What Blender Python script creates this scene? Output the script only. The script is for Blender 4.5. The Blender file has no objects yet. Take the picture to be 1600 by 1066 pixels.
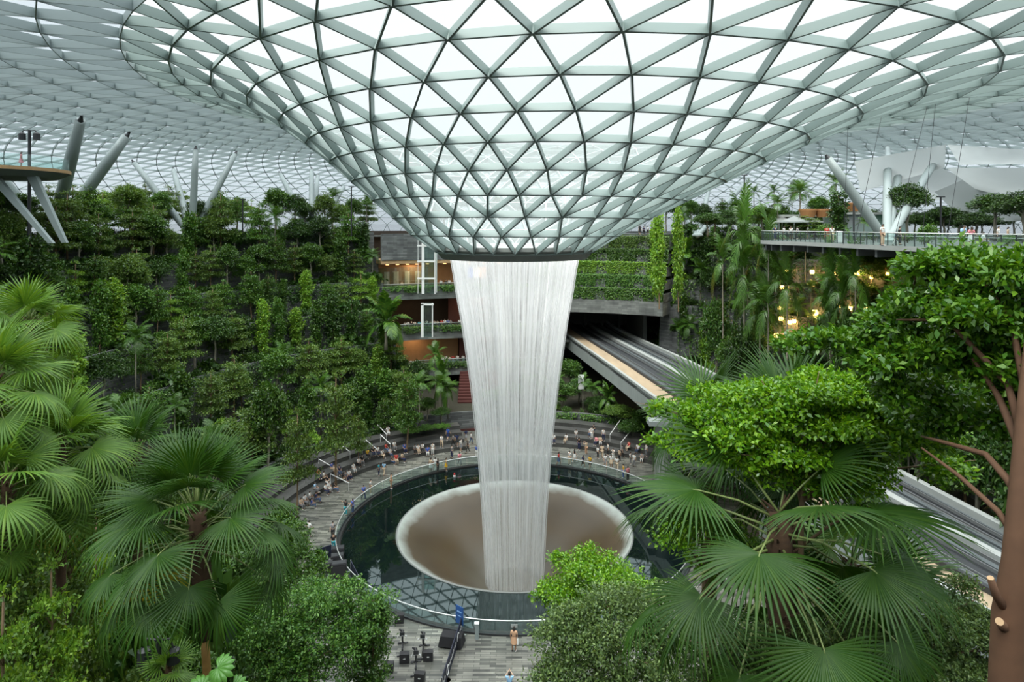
import bpy, math, random
import numpy as np
from mathutils import Vector, Matrix, Quaternion
R = math.radians
PI = math.pi
S = bpy.context.scene
COL = S.collection
F = 1013.0                     # focal length in pixels of the 1600x1066 frame
HZ = 352.0                     # the picture's horizon row
H = 30.0                       # the lens stands 30 m above the plaza

# ------------------------------------------------------------------ camera
cd = bpy.data.cameras.new('camera')
cam = bpy.data.objects.new('camera', cd); COL.objects.link(cam)
cam.location = (0, 0, H); cam.rotation_euler = (R(90), 0, 0)
cd.sensor_width = 36.0; cd.lens = 36.0 * F / 1600.0
cd.shift_y = -(533.0 - HZ) / 1600.0
cd.clip_end = 1500; cd.clip_start = 0.05
S.camera = cam

# ------------------------------------------------------------------ sky and sun
w = bpy.data.worlds.new('world'); S.world = w; w.use_nodes = True
nt = w.node_tree; nt.nodes.clear()
out = nt.nodes.new('ShaderNodeOutputWorld'); bg = nt.nodes.new('ShaderNodeBackground')
tc = nt.nodes.new('ShaderNodeTexCoord'); sx = nt.nodes.new('ShaderNodeSeparateXYZ')
rp = nt.nodes.new('ShaderNodeValToRGB')
nt.links.new(tc.outputs['Generated'], sx.inputs[0]); nt.links.new(sx.outputs['Z'], rp.inputs[0])
rp.color_ramp.elements[0].position = 0.0; rp.color_ramp.elements[0].color = (.66, .69, .73, 1)
rp.color_ramp.elements[1].position = 1.0; rp.color_ramp.elements[1].color = (5.6, 5.6, 5.6, 1)
e = rp.color_ramp.elements.new(0.36); e.color = (.74, .75, .77, 1)
e = rp.color_ramp.elements.new(0.6); e.color = (4.0, 4.0, 4.0, 1)
nt.links.new(rp.outputs[0], bg.inputs[0]); bg.inputs[1].default_value = 1.0
nt.links.new(bg.outputs[0], out.inputs[0])
sd = bpy.data.lights.new('sun', 'SUN'); so = bpy.data.objects.new('sun', sd); COL.objects.link(so)
sd.energy = 4.2; sd.angle = R(28); sd.color = (1, .97, .9)
so.rotation_euler = (R(28), R(-14), 0)
S.view_settings.view_transform = 'Standard'; S.view_settings.look = 'None'
S.view_settings.gamma = 1.0; S.view_settings.exposure = 0.06; S.view_settings.use_curve_mapping = False
S.cycles.max_bounces = 7; S.cycles.diffuse_bounces = 3; S.cycles.transmission_bounces = 4
S.cycles.transparent_max_bounces = 24; S.cycles.glossy_bounces = 3
S.cycles.sample_clamp_indirect = 4.0
S.cycles.caustics_reflective = False; S.cycles.caustics_refractive = False

def at(px, py, Y):
    """world point that the picture shows at (px, py), Y metres ahead of the lens"""
    return Vector(((px - 800) * Y / F, Y, H - (py - HZ) * Y / F))
def pix(p):
    return (800 + F * p[0] / p[1], HZ + F * (H - p[2]) / p[1])
AX, AY = 0.25, 64.5            # axis of the waterfall and the pool
def pol(r, deg, z=0.0):
    return Vector((AX + r * math.cos(R(deg)), AY + r * math.sin(R(deg)), z))

# ------------------------------------------------------------------ materials
MATS = {}
def mat(name, col=(.5, .5, .5), rough=.6, metal=0.0, spec=.5, var=0.0, noise=0.0, nscale=4.0, transl=0.0, bump=0.0,
        objvar=0.0, emit=None, estr=0.0, stretch=None, useobj=False):
    if name in MATS: return MATS[name]
    m = bpy.data.materials.new(name); m.use_nodes = True; MATS[name] = m
    t = m.node_tree; N = t.nodes; L = t.links
    b = N['Principled BSDF']; o = N['Material Output']
    b.inputs['Roughness'].default_value = rough; b.inputs['Metallic'].default_value = metal
    b.inputs['Specular IOR Level'].default_value = spec
    b.inputs['Base Color'].default_value = (*col, 1)
    src = None
    if useobj:
        oi = N.new('ShaderNodeObjectInfo'); src = oi.outputs['Color']
    if var or noise or objvar:
        hs = N.new('ShaderNodeHueSaturation')
        if src: L.new(src, hs.inputs['Color'])
        else: hs.inputs['Color'].default_value = (*col, 1)
        acc = None
        def addv(sock, amt, mid=.5):
            nonlocal acc
            mt = N.new('ShaderNodeMath'); mt.operation = 'MULTIPLY_ADD'
            L.new(sock, mt.inputs[0]); mt.inputs[1].default_value = amt; mt.inputs[2].default_value = -amt * mid
            if acc is None: acc = mt
            else:
                a2 = N.new('ShaderNodeMath'); a2.operation = 'ADD'
                L.new(acc.outputs[0], a2.inputs[0]); L.new(mt.outputs[0], a2.inputs[1]); acc = a2
        if var:
            g = N.new('ShaderNodeNewGeometry'); addv(g.outputs['Random Per Island'], var)
            hm = N.new('ShaderNodeMath'); hm.operation = 'MULTIPLY_ADD'; L.new(g.outputs['Random Per Island'], hm.inputs[0])
            hm.inputs[1].default_value = -.045 * min(1, var * 1.4); hm.inputs[2].default_value = .5 + .0225 * min(1, var * 1.4)
            L.new(hm.outputs[0], hs.inputs['Hue'])
        if objvar:
            oi2 = N.new('ShaderNodeObjectInfo'); addv(oi2.outputs['Random'], objvar)
        if noise:
            tcn = N.new('ShaderNodeTexCoord'); nz = N.new('ShaderNodeTexNoise'); nz.inputs['Scale'].default_value = nscale
            nz.inputs['Detail'].default_value = 5
            if stretch:
                mp = N.new('ShaderNodeMapping'); mp.inputs['Scale'].default_value = stretch
                L.new(tcn.outputs['Object'], mp.inputs[0]); L.new(mp.outputs[0], nz.inputs['Vector'])
            else: L.new(tcn.outputs['Object'], nz.inputs['Vector'])
            addv(nz.outputs['Fac'], noise)
            if bump:
                bp = N.new('ShaderNodeBump'); bp.inputs['Strength'].default_value = bump
                L.new(nz.outputs['Fac'], bp.inputs['Height']); L.new(bp.outputs[0], b.inputs['Normal'])
        v = N.new('ShaderNodeMath'); v.operation = 'ADD'; v.inputs[1].default_value = 1.0
        L.new(acc.outputs[0], v.inputs[0]); L.new(v.outputs[0], hs.inputs['Value'])
        src = hs.outputs[0]
    if src: L.new(src, b.inputs['Base Color'])
    if transl:
        tr = N.new('ShaderNodeBsdfTranslucent'); mx = N.new('ShaderNodeMixShader'); mx.inputs[0].default_value = transl
        gm = N.new('ShaderNodeMixRGB'); gm.blend_type = 'MULTIPLY'; gm.inputs[0].default_value = 1
        gm.inputs[2].default_value = (1.5, 1.35, .5, 1)
        if src: L.new(src, gm.inputs[1])
        else: gm.inputs[1].default_value = (*col, 1)
        L.new(gm.outputs[0], tr.inputs[0]); L.new(b.outputs[0], mx.inputs[1]); L.new(tr.outputs[0], mx.inputs[2])
        L.new(mx.outputs[0], o.inputs[0])
    if emit:
        b.inputs['Emission Color'].default_value = (*emit, 1); b.inputs['Emission Strength'].default_value = estr
    return m

def stone(name, c1, c2, bw, bh, mortar=(.03, .03, .03), rough=.7, msize=.012, nscale=.35, wet=0.0, nz_amt=.5):
    """coursed stone or paving laid out on the UV map in metres"""
    m = bpy.data.materials.new(name); m.use_nodes = True; MATS[name] = m
    t = m.node_tree; N = t.nodes; L = t.links; b = N['Principled BSDF']
    uv = N.new('ShaderNodeTexCoord'); br = N.new('ShaderNodeTexBrick')
    br.inputs['Color1'].default_value = (*c1, 1); br.inputs['Color2'].default_value = (*c2, 1)
    br.inputs['Mortar'].default_value = (*mortar, 1); br.inputs['Scale'].default_value = 1
    br.inputs['Brick Width'].default_value = bw; br.inputs['Row Height'].default_value = bh
    br.inputs['Mortar Size'].default_value = msize; br.offset = .37; br.offset_frequency = 2
    L.new(uv.outputs['UV'], br.inputs['Vector'])
    nz = N.new('ShaderNodeTexNoise'); nz.inputs['Scale'].default_value = nscale; nz.inputs['Detail'].default_value = 6
    L.new(uv.outputs['UV'], nz.inputs['Vector'])
    mx = N.new('ShaderNodeMixRGB'); mx.blend_type = 'MULTIPLY'; mx.inputs[0].default_value = nz_amt
    cr = N.new('ShaderNodeValToRGB'); cr.color_ramp.elements[0].position = .3; cr.color_ramp.elements[1].position = .7
    cr.color_ramp.elements[0].color = (.25, .25, .25, 1); cr.color_ramp.elements[1].color = (1.5, 1.5, 1.45, 1)
    L.new(nz.outputs['Fac'], cr.inputs[0]); L.new(br.outputs['Color'], mx.inputs[1]); L.new(cr.outputs[0], mx.inputs[2])
    L.new(mx.outputs[0], b.inputs['Base Color']); b.inputs['Roughness'].default_value = rough
    if wet:
        rr = N.new('ShaderNodeMapRange'); rr.inputs['From Min'].default_value = .4; rr.inputs['From Max'].default_value = .6
        rr.inputs['To Min'].default_value = rough; rr.inputs['To Max'].default_value = wet
        L.new(nz.outputs['Fac'], rr.inputs['Value']); L.new(rr.outputs[0], b.inputs['Roughness'])
    return m

M_paving = stone('grey_granite_paving', (.25, .25, .215), (.06, .063, .056), 1.1, .22, (.04, .04, .04), .5, .012, .25, .22, .6)
M_wall = stone('dark_coursed_stone', (.17, .18, .18), (.085, .09, .092), 1.7, .28, (.035, .035, .035), .8, .01, .5)
M_fascia = stone('grey_slab_fascia', (.21, .225, .215), (.13, .14, .135), 1.5, .35, (.06, .06, .06), .8, .01, .5)
M_step = stone('dark_granite_step', (.085, .085, .08), (.055, .055, .052), 1.4, .4, (.02, .02, .02), .5, .01, .5)
M_soil = mat('planting_soil', (.035, .033, .02), .95, noise=.8, nscale=3)
M_moss = mat('ground_cover_base', (.03, .055, .015), .95, noise=.9, nscale=2)
M_steel = mat('pale_painted_steel', (.25, .295, .29), .45, noise=.08, nscale=1)
M_roofsteel = mat('roof_member_paint', (.17, .225, .215), .5)
M_roofsteel_outer = mat('outer_roof_member_paint', (.25, .30, .30), .5)
M_ringmetal = mat('oculus_ring_metal', (.17, .185, .175), .45, noise=.15, nscale=2)
M_white = mat('white_paint', (.75, .76, .75), .5)
M_rail = mat('brushed_rail', (.72, .74, .73), .3, .6)
M_trackrail = mat('track_rail_steel', (.20, .21, .21), .5, .3)
M_dark = mat('dark_metal', (.025, .027, .03), .45)
M_blackplastic = mat('black_plastic', (.018, .018, .02), .5)
M_blackcloth = mat('black_cloth', (.014, .014, .016), .9)
M_deckfloor = mat('dark_deck_paving', (.085, .092, .085), .6, noise=.4, nscale=1)
M_deck = mat('pale_concrete', (.36, .38, .365), .6, noise=.25, nscale=1.2)
M_fascia_conc = mat('guideway_concrete', (.30, .335, .325), .7, noise=.35, nscale=.7, stretch=(3, 3, .5))
M_walkway = mat('tan_stained_concrete', (.38, .29, .19), .75, noise=.6, nscale=.8, stretch=(1, .25, 1))
M_track = mat('track_bed', (.035, .038, .042), .6, noise=.5, nscale=2)
M_rust = mat('red_paint', (.075, .020, .016), .7, noise=.3, nscale=2)
M_timber = mat('timber_soffit', (.42, .27, .14), .6, noise=.35, nscale=3, stretch=(.3, 3, 3))
M_timberdeck = mat('timber_deck_edge', (.40, .25, .12), .7, noise=.4, nscale=3)
M_bark = mat('pale_brown_bark', (.20, .135, .075), .85, noise=.7, nscale=6, bump=.5, stretch=(1, 1, .4))
M_barkgrey = mat('grey_bark', (.25, .23, .18), .85, noise=.6, nscale=5, bump=.4, stretch=(2, 2, .6))
M_fibre = mat('fibrous_palm_bark', (.075, .042, .022), .95, noise=1.0, nscale=9, bump=1.0, stretch=(1, 1, 2.2))
M_orangebark = mat('smooth_orange_palm_bark', (.33, .19, .05), .7, noise=.5, nscale=3, stretch=(1, 1, 3))
M_redbark = mat('reddish_brown_bark', (.15, .075, .04), .8, noise=.55, nscale=5, bump=.4)
M_cut = mat('sawn_wood', (.55, .36, .2), .8)
LV = dict(spec=.5, rough=.42)
L_dark = mat('dark_green_leaf', (.034, .088, .012), var=.9, objvar=.5, transl=.18, **LV)
L_mid = mat('mid_green_leaf', (.062, .15, .018), var=.9, objvar=.5, transl=.22, **LV)
L_olive = mat('olive_green_leaf', (.095, .175, .03), var=.9, objvar=.4, transl=.25, **LV)
L_lime = mat('lime_green_leaf', (.17, .33, .035), var=.8, objvar=.3, transl=.3, **LV)
L_bright = mat('bright_glossy_leaf', (.15, .335, .012), var=.9, transl=.25, rough=.3, spec=.6)
L_fig = mat('deep_glossy_leaf', (.095, .235, .014), var=.9, transl=.22, rough=.3, spec=.6)
L_fine = mat('fine_grey_green_leaf', (.12, .20, .055), var=1.1, transl=.22, rough=.45)
L_palm = mat('palm_leaf', (.055, .135, .016), var=.3, objvar=.5, transl=.22, rough=.38)
L_fan = mat('fan_palm_leaf', (.034, .092, .008), var=.35, objvar=.35, transl=.2, rough=.45, spec=.35)
L_fanlight = mat('light_fan_palm_leaf', (.12, .235, .03), var=.4, objvar=.3, transl=.28, rough=.45, spec=.4)
L_petiole = mat('green_petiole', (.22, .28, .09), .5)
L_yellow = mat('yellowing_leaf', (.40, .36, .05), var=.5, transl=.3)
L_hedge = mat('hedge_leaf', (.075, .19, .025), var=1.0, transl=.2, rough=.5)

def glass_mat(name, tint, dens, gloss=.08, transl=.5, body=(.82, .88, .9)):
    m = bpy.data.materials.new(name); m.use_nodes = True; MATS[name] = m
    t = m.node_tree; N = t.nodes; L = t.links; N.remove(N['Principled BSDF']); o = N['Material Output']
    tp = N.new('ShaderNodeBsdfTransparent'); tp.inputs[0].default_value = (*tint, 1)
    df = N.new('ShaderNodeBsdfDiffuse'); df.inputs[0].default_value = (.8, .85, .85, 1)
    tl = N.new('ShaderNodeBsdfTranslucent'); tl.inputs[0].default_value = (*body, 1)
    gl = N.new('ShaderNodeBsdfGlossy'); gl.inputs['Roughness'].default_value = .03
    a = N.new('ShaderNodeMixShader'); a.inputs[0].default_value = transl; L.new(df.outputs[0], a.inputs[1]); L.new(tl.outputs[0], a.inputs[2])
    b = N.new('ShaderNodeMixShader'); b.inputs[0].default_value = dens; L.new(tp.outputs[0], b.inputs[1]); L.new(a.outputs[0], b.inputs[2])
    c = N.new('ShaderNodeMixShader'); c.inputs[0].default_value = gloss; L.new(b.outputs[0], c.inputs[1]); L.new(gl.outputs[0], c.inputs[2])
    L.new(c.outputs[0], o.inputs[0]); return m
M_roofglass = glass_mat('fritted_roof_glass', (.95, .985, .985), .22, .02, .72, (.6, .68, .68))
M_roofglass_outer = glass_mat('dense_fritted_roof_glass', (.88, .94, .97), .50, .02, .90, (.19, .225, .245))
M_glass = glass_mat('rail_glass', (.72, .88, .85), .05, .10)

# ------------------------------------------------------------------ mesh builder
class MB:
    def __init__(s): s.v = []; s.f = []; s.uv = []; s.mi = []; s.n = 0; s.smooth = False
    def add(s, vs, fs, uvs=None, mi=0):
        b = s.n; s.v.extend([tuple(v) for v in vs]); s.n += len(vs)
        for k, f in enumerate(fs):
            s.f.append(tuple(b + i for i in f)); s.uv.append(uvs[k] if uvs else None); s.mi.append(mi)
        return s
    def box(s, c, size, rz=0.0, mi=0, mtx=None):
        x, y, z = size[0] / 2, size[1] / 2, size[2] / 2
        vs = [Vector((a * x, b * y, d * z)) for a in (-1, 1) for b in (-1, 1) for d in (-1, 1)]
        if mtx is not None: vs = [mtx @ v for v in vs]
        elif rz: q = Matrix.Rotation(rz, 3, 'Z'); vs = [q @ v for v in vs]
        vs = [v + Vector(c) for v in vs]
        return s.add(vs, [(0, 1, 3, 2), (4, 6, 7, 5), (0, 4, 5, 1), (2, 3, 7, 6), (0, 2, 6, 4), (1, 5, 7, 3)], mi=mi)
    def beam(s, p, q, wd, dp, up, mi=0, off=0.0):
        """rectangular bar from p to q; depth dp along -up"""
        p, q = Vector(p), Vector(q); d = (q - p).normalized(); u = Vector(up); u = (u - d * u.dot(d)).normalized(); sd = d.cross(u)
        vs = [a + sd * (k * wd / 2) - u * (off + t * dp) for a in (p, q) for t in (0, 1) for k in (-1, 1)]
        return s.add(vs, [(0, 1, 3, 2), (4, 6, 7, 5), (0, 4, 5, 1), (2, 3, 7, 6), (0, 2, 6, 4), (1, 5, 7, 3)], mi=mi)
    def tube(s, pts, rad, n=8, cap=True, mi=0, closed=False):
        pts = [Vector(p) for p in pts]; k = len(pts)
        if not hasattr(rad, '__len__'): rad = [rad] * k
        vs = []; prev = None
        for i, p in enumerate(pts):
            if closed: d = pts[(i + 1) % k] - pts[i - 1]
            else: d = pts[min(i + 1, k - 1)] - pts[max(i - 1, 0)]
            d.normalize()
            if prev is None: a = d.orthogonal().normalized()
            else: a = (prev - d * prev.dot(d)).normalized()
            prev = a; b = d.cross(a)
            for j in range(n):
                t = 2 * PI * j / n; vs.append(p + (a * math.cos(t) + b * math.sin(t)) * rad[i])
        fs = [(i * n + j, i * n + (j + 1) % n, ((i + 1) % k) * n + (j + 1) % n, ((i + 1) % k) * n + j) for i in range(k if closed else k - 1) for j in range(n)]
        if cap and not closed: fs += [tuple(reversed(range(n))), tuple((k - 1) * n + j for j in range(n))]
        return s.add(vs, fs, mi=mi)
    def lathe(s, prof, n=48, c=(0, 0, 0), a0=0, a1=360, mi=0):
        full = abs(a1 - a0) >= 360; m = n if full else n + 1; vs = []; fs = []
        for r, z in prof:
            for j in range(m):
                t = R(a0 + (a1 - a0) * j / n); vs.append((c[0] + r * math.cos(t), c[1] + r * math.sin(t), c[2] + z))
        for i in range(len(prof) - 1):
            for j in range(n):
                j2 = (j + 1) % m; fs.append((i * m + j, i * m + j2, (i + 1) * m + j2, (i + 1) * m + j))
        return s.add(vs, fs, mi=mi)
    def poly(s, pts, z0, z1, mi=0):
        n = len(pts); vs = [(p[0], p[1], z0) for p in pts] + [(p[0], p[1], z1) for p in pts]
        fs = [tuple(reversed(range(n))), tuple(range(n, 2 * n))] + [(i, (i + 1) % n, n + (i + 1) % n, n + i) for i in range(n)]
        return s.add(vs, fs, mi=mi)
    def build(s, name, m=None, parent=None, loc=None, smooth=None):
        me = bpy.data.meshes.new(name); me.from_pydata(s.v, [], s.f); me.update()
        ms = m if isinstance(m, (list, tuple)) else [m]
        for x in ms:
            if x: me.materials.append(x)
        if any(s.mi): me.polygons.foreach_set('material_index', s.mi)
        if any(u is not None for u in s.uv):
            l = me.uv_layers.new(name='UVMap'); k = 0; arr = np.zeros(len(me.loops) * 2, np.float32)
            for f, u in zip(s.f, s.uv):
                for i in range(len(f)):
                    if u: arr[2 * k] = u[i][0]; arr[2 * k + 1] = u[i][1]
                    k += 1
            l.data.foreach_set('uv', arr)
        if (s.smooth if smooth is None else smooth): me.polygons.foreach_set('use_smooth', [True] * len(me.polygons))
        o = bpy.data.objects.new(name, me); COL.objects.link(o)
        if parent: o.parent = parent
        if loc is not None: o.location = loc
        return o

def quads_obj(name, V, Q, m, parent=None):
    """V (n,3) float array, Q (k,4) int array"""
    me = bpy.data.meshes.new(name)
    me.vertices.add(len(V)); me.vertices.foreach_set('co', np.ascontiguousarray(V, np.float32).ravel())
    me.loops.add(Q.size); me.loops.foreach_set('vertex_index', np.ascontiguousarray(Q, np.int32).ravel())
    me.polygons.add(len(Q)); me.polygons.foreach_set('loop_start', np.arange(0, Q.size, 4, dtype=np.int32))
    me.update(calc_edges=True)
    for x in (m if isinstance(m, (list, tuple)) else [m]): me.materials.append(x)
    o = bpy.data.objects.new(name, me); COL.objects.link(o)
    if parent: o.parent = parent
    return o

def tag(o, label=None, cat=None, group=None, kind=None):
    if label: o['label'] = label
    if cat: o['category'] = cat
    if group: o['group'] = group
    if kind: o['kind'] = kind
    return o
def struct(o): o['kind'] = 'structure'; return o
def empty(name, loc=(0, 0, 0), rz=0.0, sc=1.0):
    o = bpy.data.objects.new(name, None); COL.objects.link(o); o.location = loc; o.rotation_euler = (0, 0, rz)
    o.scale = (sc, sc, sc) if not hasattr(sc, '__len__') else sc; o.empty_display_size = .2
    return o
KIDS = {}
def kids(o):
    return [c for c in COL.objects if c.parent == o]
def freeze(root):
    """remember a prototype's tree so copies need no scene search"""
    KIDS[root.name] = [(c, [(g, []) for g in kids(c)]) for c in kids(root)]; return root
def copy_tree(root, loc, rz=0.0, sc=1.0):
    r = root.copy(); COL.objects.link(r); r.location = loc; r.rotation_euler = (0, 0, rz)
    r.scale = (sc, sc, sc) if not hasattr(sc, '__len__') else sc
    for c, gs in KIDS[root.name]:
        d = c.copy(); COL.objects.link(d); d.parent = r
        for g, _ in gs:
            h = g.copy(); COL.objects.link(h); h.parent = d
    return r
def kill(root):
    for c, gs in KIDS[root.name]:
        for g, _ in gs: bpy.data.objects.remove(g)
        bpy.data.objects.remove(c)
    bpy.data.objects.remove(root)
W1 = 'first second third fourth fifth sixth seventh eighth ninth tenth eleventh twelfth thirteenth fourteenth fifteenth sixteenth seventeenth eighteenth nineteenth'.split()
TENS = {2: 'twenty', 3: 'thirty', 4: 'forty', 5: 'fifty', 6: 'sixty', 7: 'seventy', 8: 'eighty', 9: 'ninety'}
def ordinal(n):
    if n < 20: return W1[n - 1]
    if n % 10 == 0: return TENS[n // 10][:-1] + 'ieth'
    return TENS[n // 10] + ' ' + W1[n % 10 - 1]
ROWS = {}
def row(o, desc, cat, group):
    """one of several look-alikes: its label is finished by finish_rows() with its place in the row, counted from the left"""
    ROWS.setdefault((desc, cat, group), []).append(o); return o
def finish_rows():
    for (desc, cat, group), os_ in ROWS.items():
        os_.sort(key=lambda o: pix(o.location)[0] if o.location.y > 1 else 0)
        for i, o in enumerate(os_):
            if len(os_) == 1: lab = desc
            else: lab = desc + ', ' + ('leftmost' if i == 0 else 'rightmost' if i == len(os_) - 1 else ordinal(i + 1) + ' from left')
            tag(o, lab, cat, group if len(os_) > 1 else None)
# ================================================================== ROOF: glass toroid that funnels down to the oculus
RL = [7.46, 9.94, 12.3, 14.87, 17.6, 20.25, 23.07, 26.2, 29.7, 33.4, 37.2, 41.2]
HL = [-2.14, -.48, 1.13, 2.79, 4.49, 6.2, 7.81, 9.41, 10.9, 11.95, 12.6, 12.9]
NL = [26, 26, 26, 39, 39, 39, 39, 39, 39, 39, 52, 78]
OC = (12.0, 62.0, 92.0, 88.0)
def ring_at(s):
    """s in 0..11 inner rings, 11..12 the outer shell; returns cx, cy, a, b, h"""
    if s <= 11:
        i = min(int(s), 10); t = s - i
        r = RL[i] * (1 - t) + RL[i + 1] * t; h = HL[i] * (1 - t) + HL[i + 1] * t
        return AX + .28 * max(0, r - 9.5), AY, r, r, h
    u = s - 11; cx0 = AX + .28 * (41.2 - 9.5)
    return (cx0 + (OC[0] - cx0) * u, AY + (OC[1] - AY) * u, 41.2 + (OC[2] - 41.2) * u, 41.2 + (OC[3] - 41.2) * u,
            -3.5 + 16.4 * max(0, 1 - u ** 3.0) ** .45)
def ring_pt(s, th):
    cx, cy, a, b, h = ring_at(s); return Vector((cx + a * math.cos(th), cy + b * math.sin(th), H + h))
def roof_z(x, y):
    lo, hi = 0.0, 12.0
    for _ in range(30):
        m = (lo + hi) / 2; cx, cy, a, b, h = ring_at(m)
        if ((x - cx) / a) ** 2 + ((y - cy) / b) ** 2 > 1: lo = m
        else: hi = m
    return H + ring_at(lo)[4]
rings = [(float(i), NL[i]) for i in range(12)]
us = [.09, .18, .27, .35, .43, .50, .565, .625, .68, .73, .775, .815, .85, .882, .91, .934, .955, .973, .988, 1.0]
for k, u in enumerate(us): rings.append((11 + u, 78 if k < 1 else (104 if k < 3 else 156)))
def build_roof():
    P = []; N = []; ids = []
    for k, (s, n) in enumerate(rings):
        ph = (k % 2) * .5; row_ = []
        for j in range(n):
            th = 2 * PI * (j + ph) / n - PI / 2; row_.append((len(P), (j + ph) / n)); p = ring_pt(s, th); P.append(p)
            d1 = ring_pt(min(12, s + .02), th) - ring_pt(max(0, s - .02), th); d2 = ring_pt(s, th + .01) - ring_pt(s, th - .01)
            nn = d1.cross(d2).normalized(); N.append(nn if nn.z > 0 or abs(nn.z) < .05 else -nn)
        ids.append(row_)
    # make the normals of the steep outer wall point outwards
    tris = []
    for A, B in zip(ids[:-1], ids[1:]):
        i = j = 0; na, nb = len(A), len(B)
        while i < na or j < nb:
            fa = A[(i + 1) % na][1] + ((i + 1) // na); fb = B[(j + 1) % nb][1] + ((j + 1) // nb)
            if (j >= nb) or (i < na and fa <= fb + 1e-9): tris.append((A[i % na][0], A[(i + 1) % na][0], B[j % nb][0])); i += 1
            else: tris.append((A[i % na][0], B[(j + 1) % nb][0], B[j % nb][0])); j += 1
    E = set()
    for t in tris:
        for a, b in ((0, 1), (1, 2), (2, 0)): E.add((min(t[a], t[b]), max(t[a], t[b])))
    ni = ids[11][0][0]
    g = MB(); a_ = [t for t in tris if min(t) < ni]; b_ = [t for t in tris if min(t) >= ni]; g.add(P, a_); g.add([], []); g.f += b_; g.uv += [None] * len(b_); g.mi += [1] * len(b_); struct(g.build('ceiling', [M_roofglass, M_roofglass_outer]))
    lim = [(ids[k_][0][0], k_) for k_ in range(len(ids))]
    def dep(a):
        k_ = max(q for i0, q in lim if i0 <= a); return max(.16, .60 - .034 * (k_ - 11))
    m = MB()
    for a, b in sorted(E):
        up = N[a] + N[b]
        inner = a < ni
        m.beam(P[a], P[b], .135 if inner else .075, .62 if inner else dep(a), up, mi=0 if inner else 1)
    for k, p in enumerate(P):          # nodes
        n_ = N[k]; d = .66 if k < ni else .26; r_ = .13 if k < ni else .11
        m.tube([p - n_ * .02, p - n_ * d], r_, 6)
    struct(m.build('ceiling_lattice', [M_roofsteel, M_roofsteel_outer]))
build_roof()
# oculus ring (a deep steel collar the water pours from)
m = MB(); m.smooth = False
m.lathe([(7.9, -2.0), (7.95, -2.35), (7.2, -3.25), (6.35, -3.3), (6.3, -2.9), (7.0, -2.0), (7.9, -2.0)], 96, (AX, AY, H))
tag(m.build('oculus_ring', M_ringmetal), 'dark metal ring closing the foot of the glass funnel, water pouring from it', 'ring')

# ================================================================== WATERFALL
def water_mat(name, lo, hi, sc, dens):
    m = bpy.data.materials.new(name); m.use_nodes = True; MATS[name] = m
    t = m.node_tree; N = t.nodes; L = t.links; N.remove(N['Principled BSDF']); o = N['Material Output']
    uv = N.new('ShaderNodeTexCoord'); mp = N.new('ShaderNodeMapping'); mp.inputs['Scale'].default_value = sc
    nz = N.new('ShaderNodeTexNoise'); nz.inputs['Scale'].default_value = 1; nz.inputs['Detail'].default_value = 7; nz.inputs['Roughness'].default_value = .7
    L.new(uv.outputs['UV'], mp.inputs[0]); L.new(mp.outputs[0], nz.inputs['Vector'])
    sp = N.new('ShaderNodeSeparateXYZ'); L.new(uv.outputs['UV'], sp.inputs[0])
    # streaks close up further down: threshold falls with v
    mr = N.new('ShaderNodeMapRange'); mr.inputs['From Min'].default_value = .40; mr.inputs['From Max'].default_value = .60
    mr.inputs['To Min'].default_value = lo; mr.inputs['To Max'].default_value = hi; L.new(nz.outputs['Fac'], mr.inputs['Value'])
    mul = N.new('ShaderNodeMath'); mul.operation = 'MULTIPLY_ADD'; L.new(sp.outputs['Y'], mul.inputs[0]); mul.inputs[1].default_value = dens; L.new(mr.outputs[0], mul.inputs[2]); mul.use_clamp = True
    tp = N.new('ShaderNodeBsdfTransparent'); df = N.new('ShaderNodeBsdfDiffuse'); df.inputs[0].default_value = (.93, .95, .95, 1)
    tl = N.new('ShaderNodeBsdfTranslucent'); tl.inputs[0].default_value = (.93, .95, .95, 1)
    a = N.new('ShaderNodeMixShader'); a.inputs[0].default_value = .5; L.new(df.outputs[0], a.inputs[1]); L.new(tl.outputs[0], a.inputs[2])
    # a sheet of finite thickness: the sight line through it is longer where it is seen edge-on
    lw = N.new('ShaderNodeLayerWeight'); lw.inputs['Blend'].default_value = .5; cs = N.new('ShaderNodeMath'); cs.operation = 'SUBTRACT'; cs.inputs[0].default_value = 1.03; L.new(lw.outputs['Facing'], cs.inputs[1])
    iv = N.new('ShaderNodeMath'); iv.operation = 'DIVIDE'; iv.inputs[0].default_value = 1.0; L.new(cs.outputs[0], iv.inputs[1])
    om = N.new('ShaderNodeMath'); om.operation = 'SUBTRACT'; om.inputs[0].default_value = 1.0; L.new(mul.outputs[0], om.inputs[1])
    pw = N.new('ShaderNodeMath'); pw.operation = 'POWER'; L.new(om.outputs[0], pw.inputs[0]); L.new(iv.outputs[0], pw.inputs[1])
    mul = N.new('ShaderNodeMath'); mul.operation = 'SUBTRACT'; mul.inputs[0].default_value = 1.0; L.new(pw.outputs[0], mul.inputs[1])
    b = N.new('ShaderNodeMixShader'); L.new(mul.outputs[0], b.inputs[0]); L.new(tp.outputs[0], b.inputs[1]); L.new(a.outputs[0], b.inputs[2])
    L.new(b.outputs[0], o.inputs[0]); return m
M_fall = water_mat('falling_water', .06, .84, (130, 1.0, 1), -.16)
M_veil = water_mat('water_veil', .0, .22, (60, .8, 1), .0)
def fall_r(z):                              # metres below the lens -> radius of the sheet
    pts = [(3.3, 6.25), (4.5, 6.02), (6.5, 5.72), (9.4, 5.18), (15.8, 4.25), (22.2, 3.55), (28.5, 3.1), (35.9, 2.72)]
    for (a, ra), (b, rb) in zip(pts, pts[1:]):
        if z <= b: return ra + (rb - ra) * (z - a) / (b - a)
    return pts[-1][1]
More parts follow.
